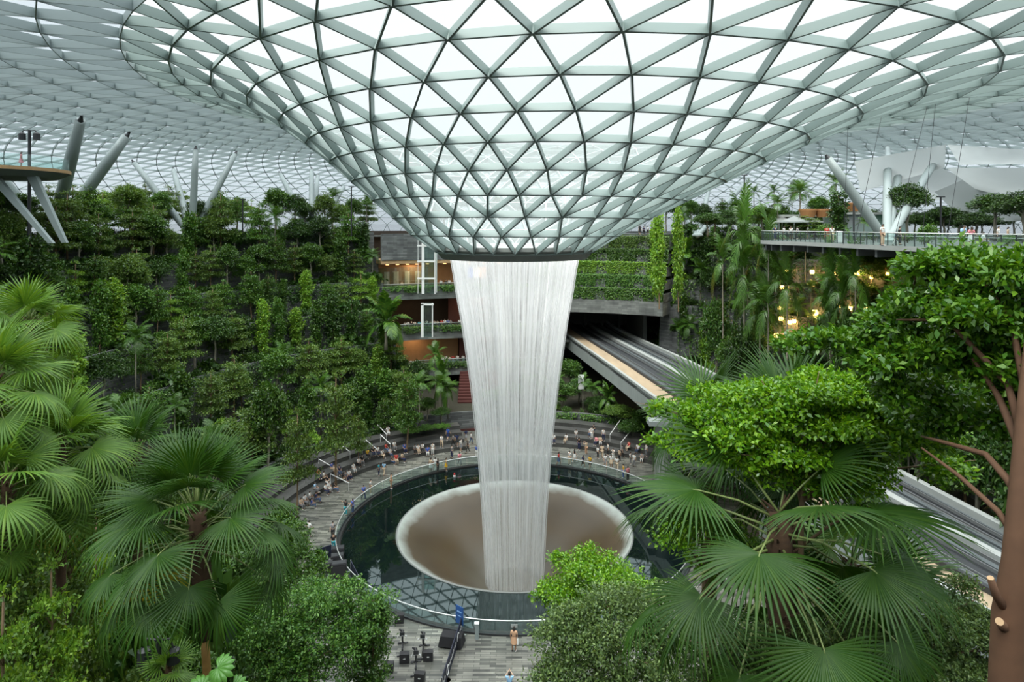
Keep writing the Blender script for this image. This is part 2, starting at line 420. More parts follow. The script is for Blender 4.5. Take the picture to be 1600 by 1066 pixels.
def fall(name, k, off, mt, parent=None):
    m = MB(); n = 180; rows_ = 60; vs = []; fs = []; uvs = []
    for i in range(rows_ + 1):
        t = i / rows_; z = 3.3 + 32.4 * t
        for j in range(n):
            th = 2 * PI * j / n; r = (fall_r(z) + off) * (1 + .004 * math.sin(th * 37 + k) * t) ; vs.append((AX + r * math.cos(th), AY + r * math.sin(th), H - z))
    for i in range(rows_):
        for j in range(n):
            fs.append((i * n + j, i * n + (j + 1) % n, (i + 1) * n + (j + 1) % n, (i + 1) * n + j))
            u0, u1, v0, v1 = j / n, (j + 1) / n, i / rows_, (i + 1) / rows_
            uvs.append(((u0 + k, v0), (u1 + k, v0), (u1 + k, v1), (u0 + k, v1)))
    m.add(vs, fs, uvs); m.smooth = True
    return m.build(name, mt, parent)
wf = empty('waterfall', (AX, AY, H - 3.3))
wf2 = []
for nm, k, off, mt in (('water_sheet', 0, 0, M_fall), ('inner_water_sheet', 3.3, -.32, M_veil), ('spray_veil', 7.7, .16, M_veil)):
    o = fall(nm, k, off, mt); o.parent = wf; o.matrix_parent_inverse = Matrix.Translation((-AX, -AY, -(H - 3.3)))
tag(wf, 'tall white waterfall dropping in a tapering tube from the glass funnel', 'waterfall')

# ================================================================== POOL
def water_surface(name, col, rough, ior, bump=.0, scale=3):
    m = bpy.data.materials.new(name); m.use_nodes = True; b = m.node_tree.nodes['Principled BSDF']
    b.inputs['Base Color'].default_value = (*col, 1); b.inputs['Roughness'].default_value = rough; b.inputs['IOR'].default_value = ior; b.inputs['Specular Tint'].default_value = (.72, 1, .96, 1)
    if bump:
        N = m.node_tree.nodes; tcn = N.new('ShaderNodeTexCoord'); nz = N.new('ShaderNodeTexNoise'); nz.inputs['Scale'].default_value = scale; nz.inputs['Detail'].default_value = 3
        bp = N.new('ShaderNodeBump'); bp.inputs['Strength'].default_value = bump; bp.inputs['Distance'].default_value = .02
        m.node_tree.links.new(tcn.outputs['Object'], nz.inputs['Vector']); m.node_tree.links.new(nz.outputs['Fac'], bp.inputs['Height']); m.node_tree.links.new(bp.outputs[0], b.inputs['Normal'])
    MATS[name] = m; return m
M_pool = water_surface('black_pool_water', (.004, .008, .008), .015, 1.7, .04, 1.0)
m = MB(); m.lathe([(11.62, -.02), (16.75, -.02)], 128, (AX, AY, 0)); m.smooth = True
tag(m.build('pool_water', M_pool), 'still black ring of water around the sunken bowl, mirroring the roof', 'water')
pool = empty('pool', (AX, AY, 0)); tag(pool, 'round black stone pool under the waterfall with glass balustrade', 'pool')
m = MB(); m.lathe([(11.6, -.04), (16.8, -.04), (16.8, .12), (17.05, .12), (17.05, -.0)], 128, (0, 0, 0)); m.build('pool_basin', M_step, pool)
m = MB(); m.lathe([(11.66, -.02), (11.66, .03), (11.55, .035), (11.5, .0)], 128); m.build('rim', M_ringmetal, pool, smooth=True)
# sunken bowl, brown acrylic with a sheet of foaming water round its upper rim
bm_ = bpy.data.materials.new('bronze_bowl_with_foam'); bm_.use_nodes = True; MATS['bowl'] = bm_
N = bm_.node_tree.nodes; L = bm_.node_tree.links; b = N['Principled BSDF']
g = N.new('ShaderNodeTexCoord'); vm = N.new('ShaderNodeVectorMath'); vm.operation = 'LENGTH'; cm = N.new('ShaderNodeVectorMath'); cm.operation = 'MULTIPLY'; cm.inputs[1].default_value = (1, 1, 0)
L.new(g.outputs['Object'], cm.inputs[0]); L.new(cm.outputs[0], vm.inputs[0])
nz = N.new('ShaderNodeTexNoise'); nz.inputs['Scale'].default_value = .35; nz.inputs['Detail'].default_value = 4; L.new(g.outputs['Object'], nz.inputs['Vector'])
ad = N.new('ShaderNodeMath'); ad.operation = 'MULTIPLY_ADD'; L.new(nz.outputs['Fac'], ad.inputs[0]); ad.inputs[1].default_value = 1.6; L.new(vm.outputs['Value'], ad.inputs[2])
cr = N.new('ShaderNodeValToRGB'); mr = N.new('ShaderNodeMapRange'); mr.inputs['From Min'].default_value = 0; mr.inputs['From Max'].default_value = 13; L.new(ad.outputs[0], mr.inputs['Value']); L.new(mr.outputs[0], cr.inputs[0])
E_ = cr.color_ramp.elements; E_[0].position = .2; E_[0].color = (.12, .11, .085, 1); E_[1].position = .96; E_[1].color = (.44, .48, .45, 1)
for p_, c_ in ((.42, (.09, .076, .052)), (.6, (.085, .06, .032)), (.76, (.07, .052, .032)), (.865, (.085, .066, .042)), (.915, (.27, .29, .26)), (.935, (.38, .42, .39))):
    e = E_.new(p_); e.color = (*c_, 1)
L.new(cr.outputs[0], b.inputs['Base Color']); b.inputs['Roughness'].default_value = .28; b.inputs['IOR'].default_value = 1.4
m = MB(); m.lathe([(11.5, .02), (11.3, -.12), (10.9, -.32), (10.3, -.62), (9.5, -1.1), (8.6, -1.7), (7.6, -2.45), (6.4, -3.4), (5.2, -4.3), (4.1, -5.0), (3.2, -5.45), (2.0, -5.75), (.05, -5.85)], 128)
m.build('sunken_bowl', bm_, pool, smooth=True)
# balustrade
bal = empty('pool_balustrade', (AX, AY, 0)); tag(bal, 'curved glass balustrade with a steel top rail around the black pool', 'balustrade')
npan = 72
for i in range(npan):
    a0 = 360 * i / npan; m = MB(); m.lathe([(17.18, .1), (17.18, 1.08)], 3, (0, 0, 0), a0 + .12, a0 + 360 / npan - .12)
    if i == 0: base_panel = m.build('glass_panel', M_glass, bal)
    else:
        c = base_panel.copy(); COL.objects.link(c); c.rotation_euler = (0, 0, R(a0))
m = MB(); m.tube([pol(17.18, 360 * i / 120, 1.1) - Vector((AX, AY, 0)) for i in range(120)], .045, 6, closed=True); m.build('top_rail', M_rail, bal, smooth=True)
m = MB(); m.lathe([(17.1, 0), (17.1, .14), (17.26, .14), (17.26, 0)], 120); m.build('base_shoe', M_dark, bal)

# ================================================================== GROUND
KEY = {  # radii of the seven terrace walls by bearing
 180: [29, 34, 39, 43.5, 47.5, 51.5, 55.5], 150: [29.5, 34.5, 39.5, 43.5, 47.5, 51.5, 55.5], 120: [29.5, 35, 40, 44, 47, 50, 53],
 117: [29.5, 35, 40, 44, 47, 50, 53], 116: [31, 56, 57, 58, 59, 60, 61], 88: [31, 56, 57, 58, 59, 60, 61], 86: [31, 74, 74.5, 75, 75.5, 76, 77],
 64: [31, 74, 74.5, 75, 75.5, 76, 77], 62: [31, 53, 53.5, 54, 55, 56, 57], 57: [31, 50.5, 51.5, 52.5, 53.5, 55, 57], 40: [31, 49, 51, 52.5, 54, 55.5, 57], 20: [31, 47, 49, 51, 53, 55, 57], 0: [31, 46.5, 49, 51, 53, 55, 57],
 -30: [33, 49, 52, 55, 58, 61, 64], -45: [33, 50, 54, 58, 62, 66, 70], -60: [31, 48, 54, 58, 62, 67, 72], -75: [29, 37, 44, 51, 57, 62, 68], -90: [29, 35, 42, 49, 55, 60, 64],
 -105: [30, 35, 42, 49, 55, 61, 66], -120: [33, 40, 47, 53, 58, 63, 68], -145: [38, 41, 46, 51, 56, 60, 65],
 -165: [31, 36, 41, 46, 50, 54, 58], -180: [29, 34, 39, 43.5, 47.5, 51.5, 55.5]}
ZL = [0.0, 2.2, 6.5, 11.5, 16.0, 20.3, 24.3, 28.2]
KA = sorted(KEY)
def radii(a):
    a = (a + 180) % 360 - 180
    for k0, k1 in zip(KA, KA[1:]):
        if a <= k1:
            t = (a - k0) / (k1 - k0); return [x + (y - x) * t for x, y in zip(KEY[k0], KEY[k1])]
def level(x, y):
    a = math.degrees(math.atan2(y - AY, x - AX)); r = math.hypot(x - AX, y - AY); rr = radii(a); k = 0
    while k < 7 and r > rr[k]: k += 1
    return k
def ground(x, y): return ZL[level(x, y)]
# plaza floor
m = MB(); n = 120
vs = []; fs = []; uvs = []
prof = [17.0, 20, 23, 26, 30, 36, 42, 60, 110]
for r in prof:
    for j in range(n): p = pol(r, 360 * j / n); vs.append(p)
for i in range(len(prof) - 1):
    for j in range(n):
        f = (i * n + j, i * n + (j + 1) % n, (i + 1) * n + (j + 1) % n, (i + 1) * n + j); fs.append(f)
        uvs.append(tuple((vs[q].x, vs[q].y) for q in f))
m.add(vs, fs, uvs); struct(m.build('floor', M_paving))
# terraces: each level is a retaining wall, its coping and the planting bed on top
angs = [a for a in np.arange(-180, 180, 2.0)]
angs = sorted(set(list(angs) + [116, 117, 88, 86, 87, 63, 62]))
for k in range(7):
    m = MB(); s_ = 0.0
    for a0, a1 in zip(angs, angs[1:] + [180.0]):
        r0, r1 = radii(a0)[k], radii(a1)[k]; p0, p1 = pol(r0, a0), pol(r1, a1); d = (p1 - p0).length
        zt = ZL[k + 1] + .55; zb = ZL[k] - .3
        q0, q1 = pol(r0 + .35, a0), pol(r1 + .35, a1)
        vs = [(p0.x, p0.y, zb), (p1.x, p1.y, zb), (p1.x, p1.y, zt), (p0.x, p0.y, zt), (q0.x, q0.y, zt), (q1.x, q1.y, zt), (q0.x, q0.y, ZL[k + 1] - .1), (q1.x, q1.y, ZL[k + 1] - .1)]
        h = zt - zb
        m.add(vs, [(0, 1, 2, 3), (3, 2, 5, 4), (4, 5, 7, 6)], [((s_, 0), (s_ + d, 0), (s_ + d, h), (s_, h)), ((s_, h), (s_ + d, h), (s_ + d, h + .35), (s_, h + .35)), ((s_, 0), (s_ + d, 0), (s_ + d, .4), (s_, .4))])
        s_ += d
        ro0 = radii(a0)[k + 1] + .05 if k < 6 else 105; ro1 = radii(a1)[k + 1] + .05 if k < 6 else 105
        t0, t1 = pol(ro0, a0), pol(ro1, a1); z = ZL[k + 1]
        m.add([(q0.x, q0.y, z), (q1.x, q1.y, z), (t1.x, t1.y, z), (t0.x, t0.y, z)], [(0, 1, 2, 3)], mi=1)
    struct(m.build('terrace_' + str(k + 1), [M_wall, M_soil]))

# seating steps round the plaza
st = empty('seating_steps', (AX, AY, 0)); tag(st, 'curved dark granite seating steps on the left side of the plaza', 'steps')
def arc_steps(par, a0, a1, r0, n, tr, rise, M):
    for i in range(n):
        m = MB(); ra, rb = r0 + tr * i, r0 + tr * n + .2; z0, z1 = rise * i, rise * (i + 1); cnt = 40
        prev = None; s_ = 0
        for j in range(cnt):
            A0, A1 = a0 + (a1 - a0) * j / cnt, a0 + (a1 - a0) * (j + 1) / cnt
            p0, p1 = pol(ra, A0) - Vector((AX, AY, 0)), pol(ra, A1) - Vector((AX, AY, 0)); q0, q1 = pol(rb, A0) - Vector((AX, AY, 0)), pol(rb, A1) - Vector((AX, AY, 0)); d = (p1 - p0).length
            m.add([(p0.x, p0.y, z0), (p1.x, p1.y, z0), (p1.x, p1.y, z1), (p0.x, p0.y, z1), (q0.x, q0.y, z1), (q1.x, q1.y, z1)], [(0, 1, 2, 3), (3, 2, 5, 4)],
                  [((s_, 0), (s_ + d, 0), (s_ + d, rise), (s_, rise)), ((s_, 0), (s_ + d, 0), (s_ + d, rb - ra), (s_, rb - ra))]); s_ += d
        m.build('step', M, par)
arc_steps(st, 106, 190, 23.0, 4, 1.45, .48, M_step)
st2 = empty('seating_steps', (AX, AY, 0)); tag(st2, 'curved dark granite seating steps behind the pool to the right of the waterfall', 'steps')
arc_steps(st2, 32, 86, 24.0, 4, 1.5, .48, M_step)

# ================================================================== BACK OF THE ATRIUM: shop floors left of the waterfall
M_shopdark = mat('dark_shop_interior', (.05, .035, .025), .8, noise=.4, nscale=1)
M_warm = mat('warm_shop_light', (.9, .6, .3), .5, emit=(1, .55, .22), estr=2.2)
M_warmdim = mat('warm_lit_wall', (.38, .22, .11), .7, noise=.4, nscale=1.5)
def arc_slab(name, a0, a1, r0, r1, z0, z1, M, par=None, n=14):
    m = MB(); s_ = 0
    for j in range(n):
        A0, A1 = a0 + (a1 - a0) * j / n, a0 + (a1 - a0) * (j + 1) / n
        P = [pol(r0, A0), pol(r0, A1), pol(r1, A1), pol(r1, A0)]; d = (P[1] - P[0]).length
        vs = [(p.x, p.y, z) for z in (z0, z1) for p in P]
        fs = [(0, 1, 5, 4), (4, 5, 6, 7), (3, 2, 1, 0), (2, 3, 7, 6)]
        uv = [((s_, z0), (s_ + d, z0), (s_ + d, z1), (s_, z1)), ((s_, 0), (s_ + d, 0), (s_ + d, r1 - r0), (s_, r1 - r0)), ((s_, 0), (s_ + d, 0), (s_ + d, r1 - r0), (s_, r1 - r0)), ((s_, z0), (s_ + d, z0), (s_ + d, z1), (s_, z1))]
        if j == 0: fs.append((0, 4, 7, 3)); uv.append(((0, z0), (0, z1), (r1 - r0, z1), (r1 - r0, z0)))
        if j == n - 1: fs.append((1, 2, 6, 5)); uv.append(((0, z0), (r1 - r0, z0), (r1 - r0, z1), (0, z1)))
        m.add(vs, fs, uv); s_ += d
    return m.build(name, M, par)
RB = 47.0
lev = {2: 6.0, 3: 12.2, 4: 19.0}
for k, z in lev.items():
    struct(arc_slab('floor_level_%d' % k, 84, 117.5, RB, 58, z - .7, z, M_fascia))
    struct(arc_slab('trim_%d' % k, 84, 117.5, RB - .5, RB, z - 1.35, z + .75, M_fascia))
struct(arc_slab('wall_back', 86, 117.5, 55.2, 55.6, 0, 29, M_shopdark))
struct(arc_slab('wall_upper', 100.5, 117.5, RB - .3, RB + .2, 24.2, 28.6, M_wall))
struct(arc_slab('wall_upper_return', 84, 100.5, RB + 3, RB + 3.5, 25.5, 28.6, M_fascia))
struct(arc_slab('ceiling_level_4', 86, 117.5, RB - .2, 56, 23.6, 24.2, M_timber))
struct(arc_slab('floor_level_5', 62, 117.5, RB + 7, 80, 28.0, 28.25, M_fascia))
struct(arc_slab('wall_red', 88, 101, 49.5, 50, 0, 12, M_rust))
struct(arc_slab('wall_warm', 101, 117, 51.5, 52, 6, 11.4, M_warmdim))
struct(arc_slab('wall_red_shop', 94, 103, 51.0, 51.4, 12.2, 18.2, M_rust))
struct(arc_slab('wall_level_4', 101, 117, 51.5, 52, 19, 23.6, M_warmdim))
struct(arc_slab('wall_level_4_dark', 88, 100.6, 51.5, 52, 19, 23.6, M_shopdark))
# shop windows, screens and ceiling lamps
M_shopglass = glass_mat('shop_glass', (.8, .85, .8), .06, .12)
rnd = random.Random(5)
def face_box(name, a, r, z, w_, h_, d_, M, par=None):
    m = MB(); m.box((0, 0, 0), (d_, w_, h_)); o = m.build(name, M, par); p = pol(r, a, z); o.location = p; o.rotation_euler = (0, 0, R(a)); return o
for a, wd, M, lab in ((98.6, 1.1, mat('blue_screen', (.05, .12, .6), .4, emit=(.06, .16, .9), estr=.9), 'blue lit shop poster on the dark wall above the fourth floor'),
                 (97.4, 1.2, mat('white_screen', (.8, .8, .8), .4, emit=(.9, .92, .95), estr=.75), 'white lit shop poster between the blue and the orange poster'),
                 (96.1, 1.1, mat('orange_screen', (.6, .3, .12), .4, emit=(.8, .4, .15), estr=.7), 'orange and white lit shop poster nearest the waterfall')):
    f = face_box('poster_screen', a, 51.2, 21.6, wd + .12, 2.0, .08, M_dark); tag(f, lab, 'poster')
    q = MB(); q.box((-.05, 0, 0), (.02, wd, 1.85)); q.build('poster_image', M, f)
for i, a in enumerate((115.5, 113.5, 111.5, 109.6, 107.5, 104, 99, 96, 93)):
    for z, g_ in ((23.3, 'ceiling lamps of the fourth floor'), (17.7, 'ceiling lamps of the third floor')):
        if z < 20 and i % 2: continue
        p = pol(49.2, a, z); l = bpy.data.objects.new('ceiling_lamp', None)
        m = MB(); m.lathe([(.0, .12), (.28, .12), (.3, 0), (.0, -.02)], 10); o = m.build('ceiling_lamp', M_warm); o.location = p
        row(o, 'round warm ceiling lamp over the ' + ('fourth' if z > 20 else 'third') + ' floor shops', 'lamp', g_)
def area(loc, size, energy, col, rot=(0, 0, 0)):
    l = bpy.data.lights.new('shop_light', 'AREA'); l.energy = energy; l.size = size; l.color = col
    o = bpy.data.objects.new('shop_light', l); COL.objects.link(o); o.location = loc; o.rotation_euler = rot; return o
for a, z, e_ in ((110, 23.2, 260), (96, 23.2, 160), (98, 17.6, 200), (110, 17.6, 130), (110, 10.8, 120), (96, 10.8, 120)):
    area(pol(49.5, a, z), 2.5, e_, (1, .68, .38))
# glazed shop fronts on the fourth floor
for i, a in enumerate((116, 114, 112, 110, 108)):
    f = face_box('shop_window', a, 50.6, 21.0, 1.65, 3.6, .05, M_shopglass); row(f, 'tall glass shop window on the fourth floor', 'window', 'shop windows on the fourth floor')
for i, a in enumerate((115, 113.2, 111, 109)):
    f = face_box('display_panel', a, 51.3, 20.9, .9, 2.2, .06, M_white); row(f, 'white display panel inside the fourth floor shop', 'panel', 'display panels in the fourth floor shop')
# balustrades of the shop floors
for k, z in lev.items():
    b_ = empty('balustrade', pol(RB - .3, 100, z)); tag(b_, 'glass balustrade along the %s floor gallery left of the waterfall' % {2: 'second', 3: 'third', 4: 'fourth'}[k], 'balustrade')
    b_.location = (0, 0, 0); arc_slab('glass_panel', 84, 117, RB + .5, RB + .52, z, z + 1.15, M_glass, b_, 20)
    m = MB(); m.tube([pol(RB + .5, 84 + 33 * i / 24, z + 1.18) for i in range(25)], .04, 6); m.build('top_rail', M_rail, b_)

# red staircase behind the waterfall
rs = empty('red_staircase', (0, 0, 0)); p0 = pol(30.5, 100); p1 = pol(48.8, 97)
m = MB(); nst = 22; d = (p1 - p0); dn = d.normalized(); ang = math.atan2(dn.y, dn.x)
for i in range(nst):
    c = p0 + d * ((i + .5) / nst); hz = 6.0 * (i + 1) / nst; m.box((c.x, c.y, hz / 2), (d.length / nst, 6.4, hz), ang)
rs.location = p0; o = m.build('stair_flight', M_rust, rs); o.location = -p0
tag(rs, 'wide dark red staircase climbing behind the left edge of the waterfall', 'stairs')

# ================================================================== LIFT TOWER
lt = empty('lift_tower', at(663, 455, 104)); lt.location.z = 19.0; tag(lt, 'slim glass and white steel lift tower beside the shops', 'lift tower')
m = MB(); m.box((-.2, 0, 4.9), (.42, .42, 9.8)); m.build('mast', M_white, lt)
for sx in (0, 1):
    m = MB(); m.box((1.75 + .0, -.4 + sx * 2.2, 4.7), (.16, .16, 9.4)); m.build('corner_post', M_white, lt)
m = MB(); m.box((-1.1, .6, 4.7), (.08, .08, 9.4)); m.build('corner_post', M_white, lt)
for z in (2.45, 5.2, 7.7): m = MB(); m.box((.35, -.1, z), (2.9, .3, .25)); m.build('cross_beam', M_white, lt)
m = MB(); m.box((.8, .9, 4.7), (1.7, 2.0, 9.3)); m.build('glass_shaft', M_glass, lt)
lt2 = empty('lift_tower', at(660, 505, 103)); lt2.location.z = 12.2; tag(lt2, 'lower stage of the lift tower standing on the third floor gallery', 'lift tower')
m = MB(); m.box((0, 0, 2.7), (.4, .4, 5.4)); m.build('mast', M_white, lt2); m = MB(); m.box((1.6, 0, 2.7), (.16, .16, 5.4)); m.build('corner_post', M_white, lt2)
m = MB(); m.box((.9, .6, 2.7), (1.4, 1.1, 5.3)); m.build('glass_shaft', M_glass, lt2); m = MB(); m.box((.8, -.05, 5.2), (2.0, .3, .22)); m.build('cross_beam', M_white, lt2)

# ================================================================== PORTAL AND GREEN WALL right of the waterfall
pm = MB()
struct(arc_slab('portal_lintel', 60, 84.5, 49.3, 54, 14.9, 17.2, M_fascia))
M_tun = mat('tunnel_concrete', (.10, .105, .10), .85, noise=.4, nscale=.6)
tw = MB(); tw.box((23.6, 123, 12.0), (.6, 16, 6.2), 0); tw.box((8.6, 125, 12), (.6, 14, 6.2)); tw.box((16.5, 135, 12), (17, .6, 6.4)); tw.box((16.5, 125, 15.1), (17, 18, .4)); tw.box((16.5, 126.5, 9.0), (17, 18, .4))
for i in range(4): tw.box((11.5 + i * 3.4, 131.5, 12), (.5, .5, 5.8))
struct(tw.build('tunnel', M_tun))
for i in range(5):
    r0 = 49.6 + i * .9; z0 = 17.2 + i * 2.2; z1 = z0 + 1.25
    struct(arc_slab('planter_band_%d' % (i + 1), 60, 87, r0, r0 + 5.5, z0 - .3, z1, M_fascia))
struct(arc_slab('green_wall_backing', 60, 87, 54.2, 54.7, 16, 28.4, M_moss))

# ================================================================== GUIDEWAY (elevated track)
GZ = 9.5
def gl(Y):  # x of left and right edge of the deck at distance Y
    f = [(20, 27.4, 36.6), (33.2, 25.0, 34.2), (36.1, 23.7, 33.5), (42, 22.6, 32.8), (53, 20.3, 31.4), (71, 17.45, 29.3), (94, 14.2, 26.2), (117, 10.6, 21.8), (127, 9.2, 20.4), (134, 8.9, 20)]
    for (a, l, r), (b, l2, r2) in zip(f, f[1:]):
        if Y <= b: t = (Y - a) / (b - a); return l + (l2 - l) * t, r + (r2 - r) * t
    return f[-1][1:]
gw = empty('guideway', (20.3, 53, GZ)); tag(gw, 'raised concrete railway guideway running from the tunnel portal down the right side', 'guideway')
YS = [14, 20, 27, 33.2, 42, 53, 62, 71, 82, 94, 106, 117, 127, 134]
def strip(name, f0, f1, z0, z1, M, fo0=None, off0=0, off1=0, taper=0):
    """box-section strip along the deck between two cross fractions"""
    m = MB(); O = gw.location
    for i, Y in enumerate(YS):
        l, r = gl(Y); a = l + (r - l) * f0 + off0; b = l + (r - l) * f1 + off1
        m.add([Vector((a + taper, Y, GZ + z0)) - O, Vector((b - taper, Y, GZ + z0)) - O, Vector((b, Y, GZ + z1)) - O, Vector((a, Y, GZ + z1)) - O], [])
    for i in range(len(YS) - 1):
        k = 4 * i; fs = [(k, k + 4, k + 5, k + 1), (k + 1, k + 5, k + 6, k + 2), (k + 2, k + 6, k + 7, k + 3), (k + 3, k + 7, k + 4, k)]
        if i == 0: fs.append((0, 1, 2, 3))
        m.f.extend(fs); m.uv.extend([None] * len(fs)); m.mi.extend([0] * len(fs))
    return m.build(name, M, gw)
strip('deck', 0, 1, -.45, -.02, M_track)
strip('edge_girder', 0, 0, -2.2, .18, M_fascia_conc, off0=0, off1=.38)
strip('girder', .12, .85, -1.6, -.45, M_fascia_conc, taper=.8)
strip('walkway', 0, .22, -.02, .06, M_walkway, off0=.38)
strip('walkway_kerb', 0, 0, .18, .3, M_deck, off1=.42)
strip('far_parapet', 1, 1, -1.2, .75, M_deck, off0=-.55)
M_run = mat('running_beam', (.10, .115, .12), .5, noise=.3, nscale=2)
strip('median_beam', .60, .66, -.02, .55, M_deck)
strip('median_beam', .69, .73, -.02, .35, M_run)
for f in (.26, .50, .77, .93): strip('running_beam', f, f, -.02, .28, M_run, off1=.42)
for f in (.30, .335, .47, .575, .80, .83, .905): strip('rail', f, f, .1, .32, M_trackrail, off1=.07)
strip('walkway_kerb', .22, .22, -.02, .42, M_track, off1=.3)
# piers
for x, y in ((15.8, 74), (10.6, 0), (19.6, 57)):
    if y == 0: continue
    p = empty('guideway_pier', (x + 3.2 if y == 57 else x + 1.5, y, 0)); m = MB(); m.lathe([(1.0, 0), (1.0, 6.9), (1.35, 7.35)], 24); m.build('shaft', M_deck, p, smooth=True)
    m = MB(); m.box((1.2, 0, 7.55), (6.0, 1.6, .55)); m.build('pier_head', M_fascia_conc, p)
    tag(p, 'round concrete pier carrying the guideway beside the far side of the pool' if y == 74 else 'round concrete pier carrying the guideway, half hidden behind the big palm', 'pier')

# ================================================================== UPPER DECK on the right (level five)
EDGE = [(42, 30), (38, 40), (35, 48), (33, 56), (32, 63), (31, 70), (29.4, 74.5), (30.5, 79), (36, 84), (41, 92)]
def smooth_pts(P, n=8):
    out_ = []
    for i in range(len(P) - 1):
        p0, p1, p2, p3 = P[max(i - 1, 0)], P[i], P[i + 1], P[min(i + 2, len(P) - 1)]
        for j in range(n):
            t = j / n; out_.append(tuple(.5 * ((2 * p1[k]) + (-p0[k] + p2[k]) * t + (2 * p0[k] - 5 * p1[k] + 4 * p2[k] - p3[k]) * t * t + (-p0[k] + 3 * p1[k] - 3 * p2[k] + p3[k]) * t ** 3) for k in (0, 1)))
    out_.append(P[-1]); return out_
EP = smooth_pts(EDGE)
DZ = 28.22
m = MB(); m.poly(EP + [(60, 104), (88, 100), (92, 60), (80, 26)], DZ - .42, DZ); m.mi[1] = 1
struct(m.build('floor_right_deck', [M_deck, M_deckfloor]))
M_under = mat('deck_underside_steel', (.12, .13, .135), .6)
m = MB()
for i in range(0, len(EP) - 1, 3):
    x, y = EP[i]; m.beam((x + .4, y, DZ - .42), (x + 16, y + 2, DZ - .42), .3, .7, (0, 0, 1))
struct(m.build('trim_deck_beams', M_under))
dr = empty('deck_railing', (33, 56, DZ)); tag(dr, 'long curved glass railing with steel handrail along the right upper deck', 'railing')
O = Vector((33, 56, DZ))
m = MB()
for (x0, y0), (x1, y1) in zip(EP[:-9], EP[1:-8]):
    m.add([Vector((x0 + .12, y0, DZ)) - O, Vector((x1 + .12, y1, DZ)) - O, Vector((x1 + .12, y1, DZ + 1.08)) - O, Vector((x0 + .12, y0, DZ + 1.08)) - O], [(0, 1, 2, 3)])
m.build('glass_panels', M_glass, dr)['kind'] = 'stuff'
m = MB(); m.tube([Vector((x + .12, y, DZ + 1.12)) - O for x, y in EP[:-8]], .04, 6); m.build('handrail', M_rail, dr)
m = MB(); m.tube([Vector((x + .2, y, DZ + .85)) - O for x, y in EP[:-8]], .025, 6); m.build('lower_rail', M_rail, dr)
acc = 0; first = None
for (x0, y0), (x1, y1) in zip(EP[:-9], EP[1:-8]):
    if first is None: m = MB(); m.box((0, 0, .55), (.05, .09, 1.1)); first = m.build('post', M_dark, dr); o = first
    else: o = first.copy(); COL.objects.link(o)
    o.location = Vector((x0 + .16, y0, DZ)) - O

# left upper viewing platform
vp = empty('viewing_platform', at(20, 262, 66)); tag(vp, 'raised timber-edged viewing platform at the upper left', 'platform')
zt = vp.location.z
m = MB(); m.lathe([(.1, 0), (6.2, 0), (6.2, -.35), (5.2, -.9), (.1, -1.1)], 40); o = m.build('deck', M_under, vp); o.location = (-3.0, 2.0, 0)
m = MB(); m.lathe([(6.18, .02), (6.3, .02), (6.3, -.32), (6.18, -.32)], 40); o = m.build('timber_edge', M_timberdeck, vp); o.location = (-3, 2, 0)
m = MB(); m.lathe([(6.1, 0), (6.1, 1.25)], 40); o = m.build('glass_balustrade', M_glass, vp); o.location = (-3, 2, 0)
for dx, dy, tx in ((-2.0, -1.0, 4.6), (1.0, .5, 4.9)):
    m = MB(); L_ = zt - 28.2
    m.add([(dx, dy - .2, -.6), (dx + 1.0, dy - .2, -.6), (dx + 1.0, dy + .3, -.6), (dx, dy + .3, -.6), (tx - .25, dy - .1, -L_), (tx + .25, dy - .1, -L_), (tx + .25, dy + .3, -L_), (tx - .25, dy + .3, -L_)],
          [(0, 1, 2, 3), (4, 7, 6, 5), (0, 4, 5, 1), (1, 5, 6, 2), (2, 6, 7, 3), (3, 7, 4, 0)]); m.build('strut', M_steel, vp)

# ================================================================== TREE COLUMNS (branching steel)
def column_cluster(base_px, Y, tops, label, fat=1.0):
    b = at(base_px[0], base_px[1], Y); b.z = 28.2
    root = empty('branching_column', b); tag(root, label, 'column', 'branching steel columns')
    for px, py in tops:
        # walk the picture ray until it meets the roof
        best = None
        for i in range(400):
            Yt = Y * (.7 + .9 * i / 400); p = at(px, py, Yt)
            if p.z > roof_z(p.x, p.y) - .45 and abs(p.z - roof_z(p.x, p.y)) < 1.0: best = p; break
        if best is None: best = at(px, py, Y)
        t = best - b; rr = .42
        m = MB(); m.tube([Vector((0, 0, 0)) + t * .0, t * .06, t * .35, t * .7, t * .96], [x_ * fat for x_ in (.38, .43, .50, .46, .36)], 14); m.smooth = True
        s_ = m.build('strut', M_steel, root)
        m = MB(); m.tube([t * .96, t * .985, t], [.30, .16, .12], 10); m.build('head_pin', M_dark, s_)
    m = MB(); m.lathe([(.9, 0), (.9, .25), (.6, .5), (0, .55)], 16); m.build('base_shoe', M_steel, root)
    return root
column_cluster((80, 374), 84, [(128, 180), (203, 206), (-40, 230)], 'pale steel column fork at far left beside the viewing platform', 1.5)
column_cluster((300, 372), 95, [(306, 228), (370, 236), (206, 250), (270, 262)], 'pale steel column fork rising from the middle of the left terrace')
column_cluster((487, 367), 108, [(487, 262), (436, 268), (497, 272), (539, 290)], 'pale steel column fork near the left edge of the glass funnel')
column_cluster((1090, 368), 108, [(1108, 295), (1058, 318), (1170, 280)], 'pale steel column fork behind the palms right of the funnel')
column_cluster((1386, 378), 68, [(1387, 228), (1290, 242), (1409, 238), (1473, 231)], 'big pale steel column fork standing on the right upper deck', 1.05)
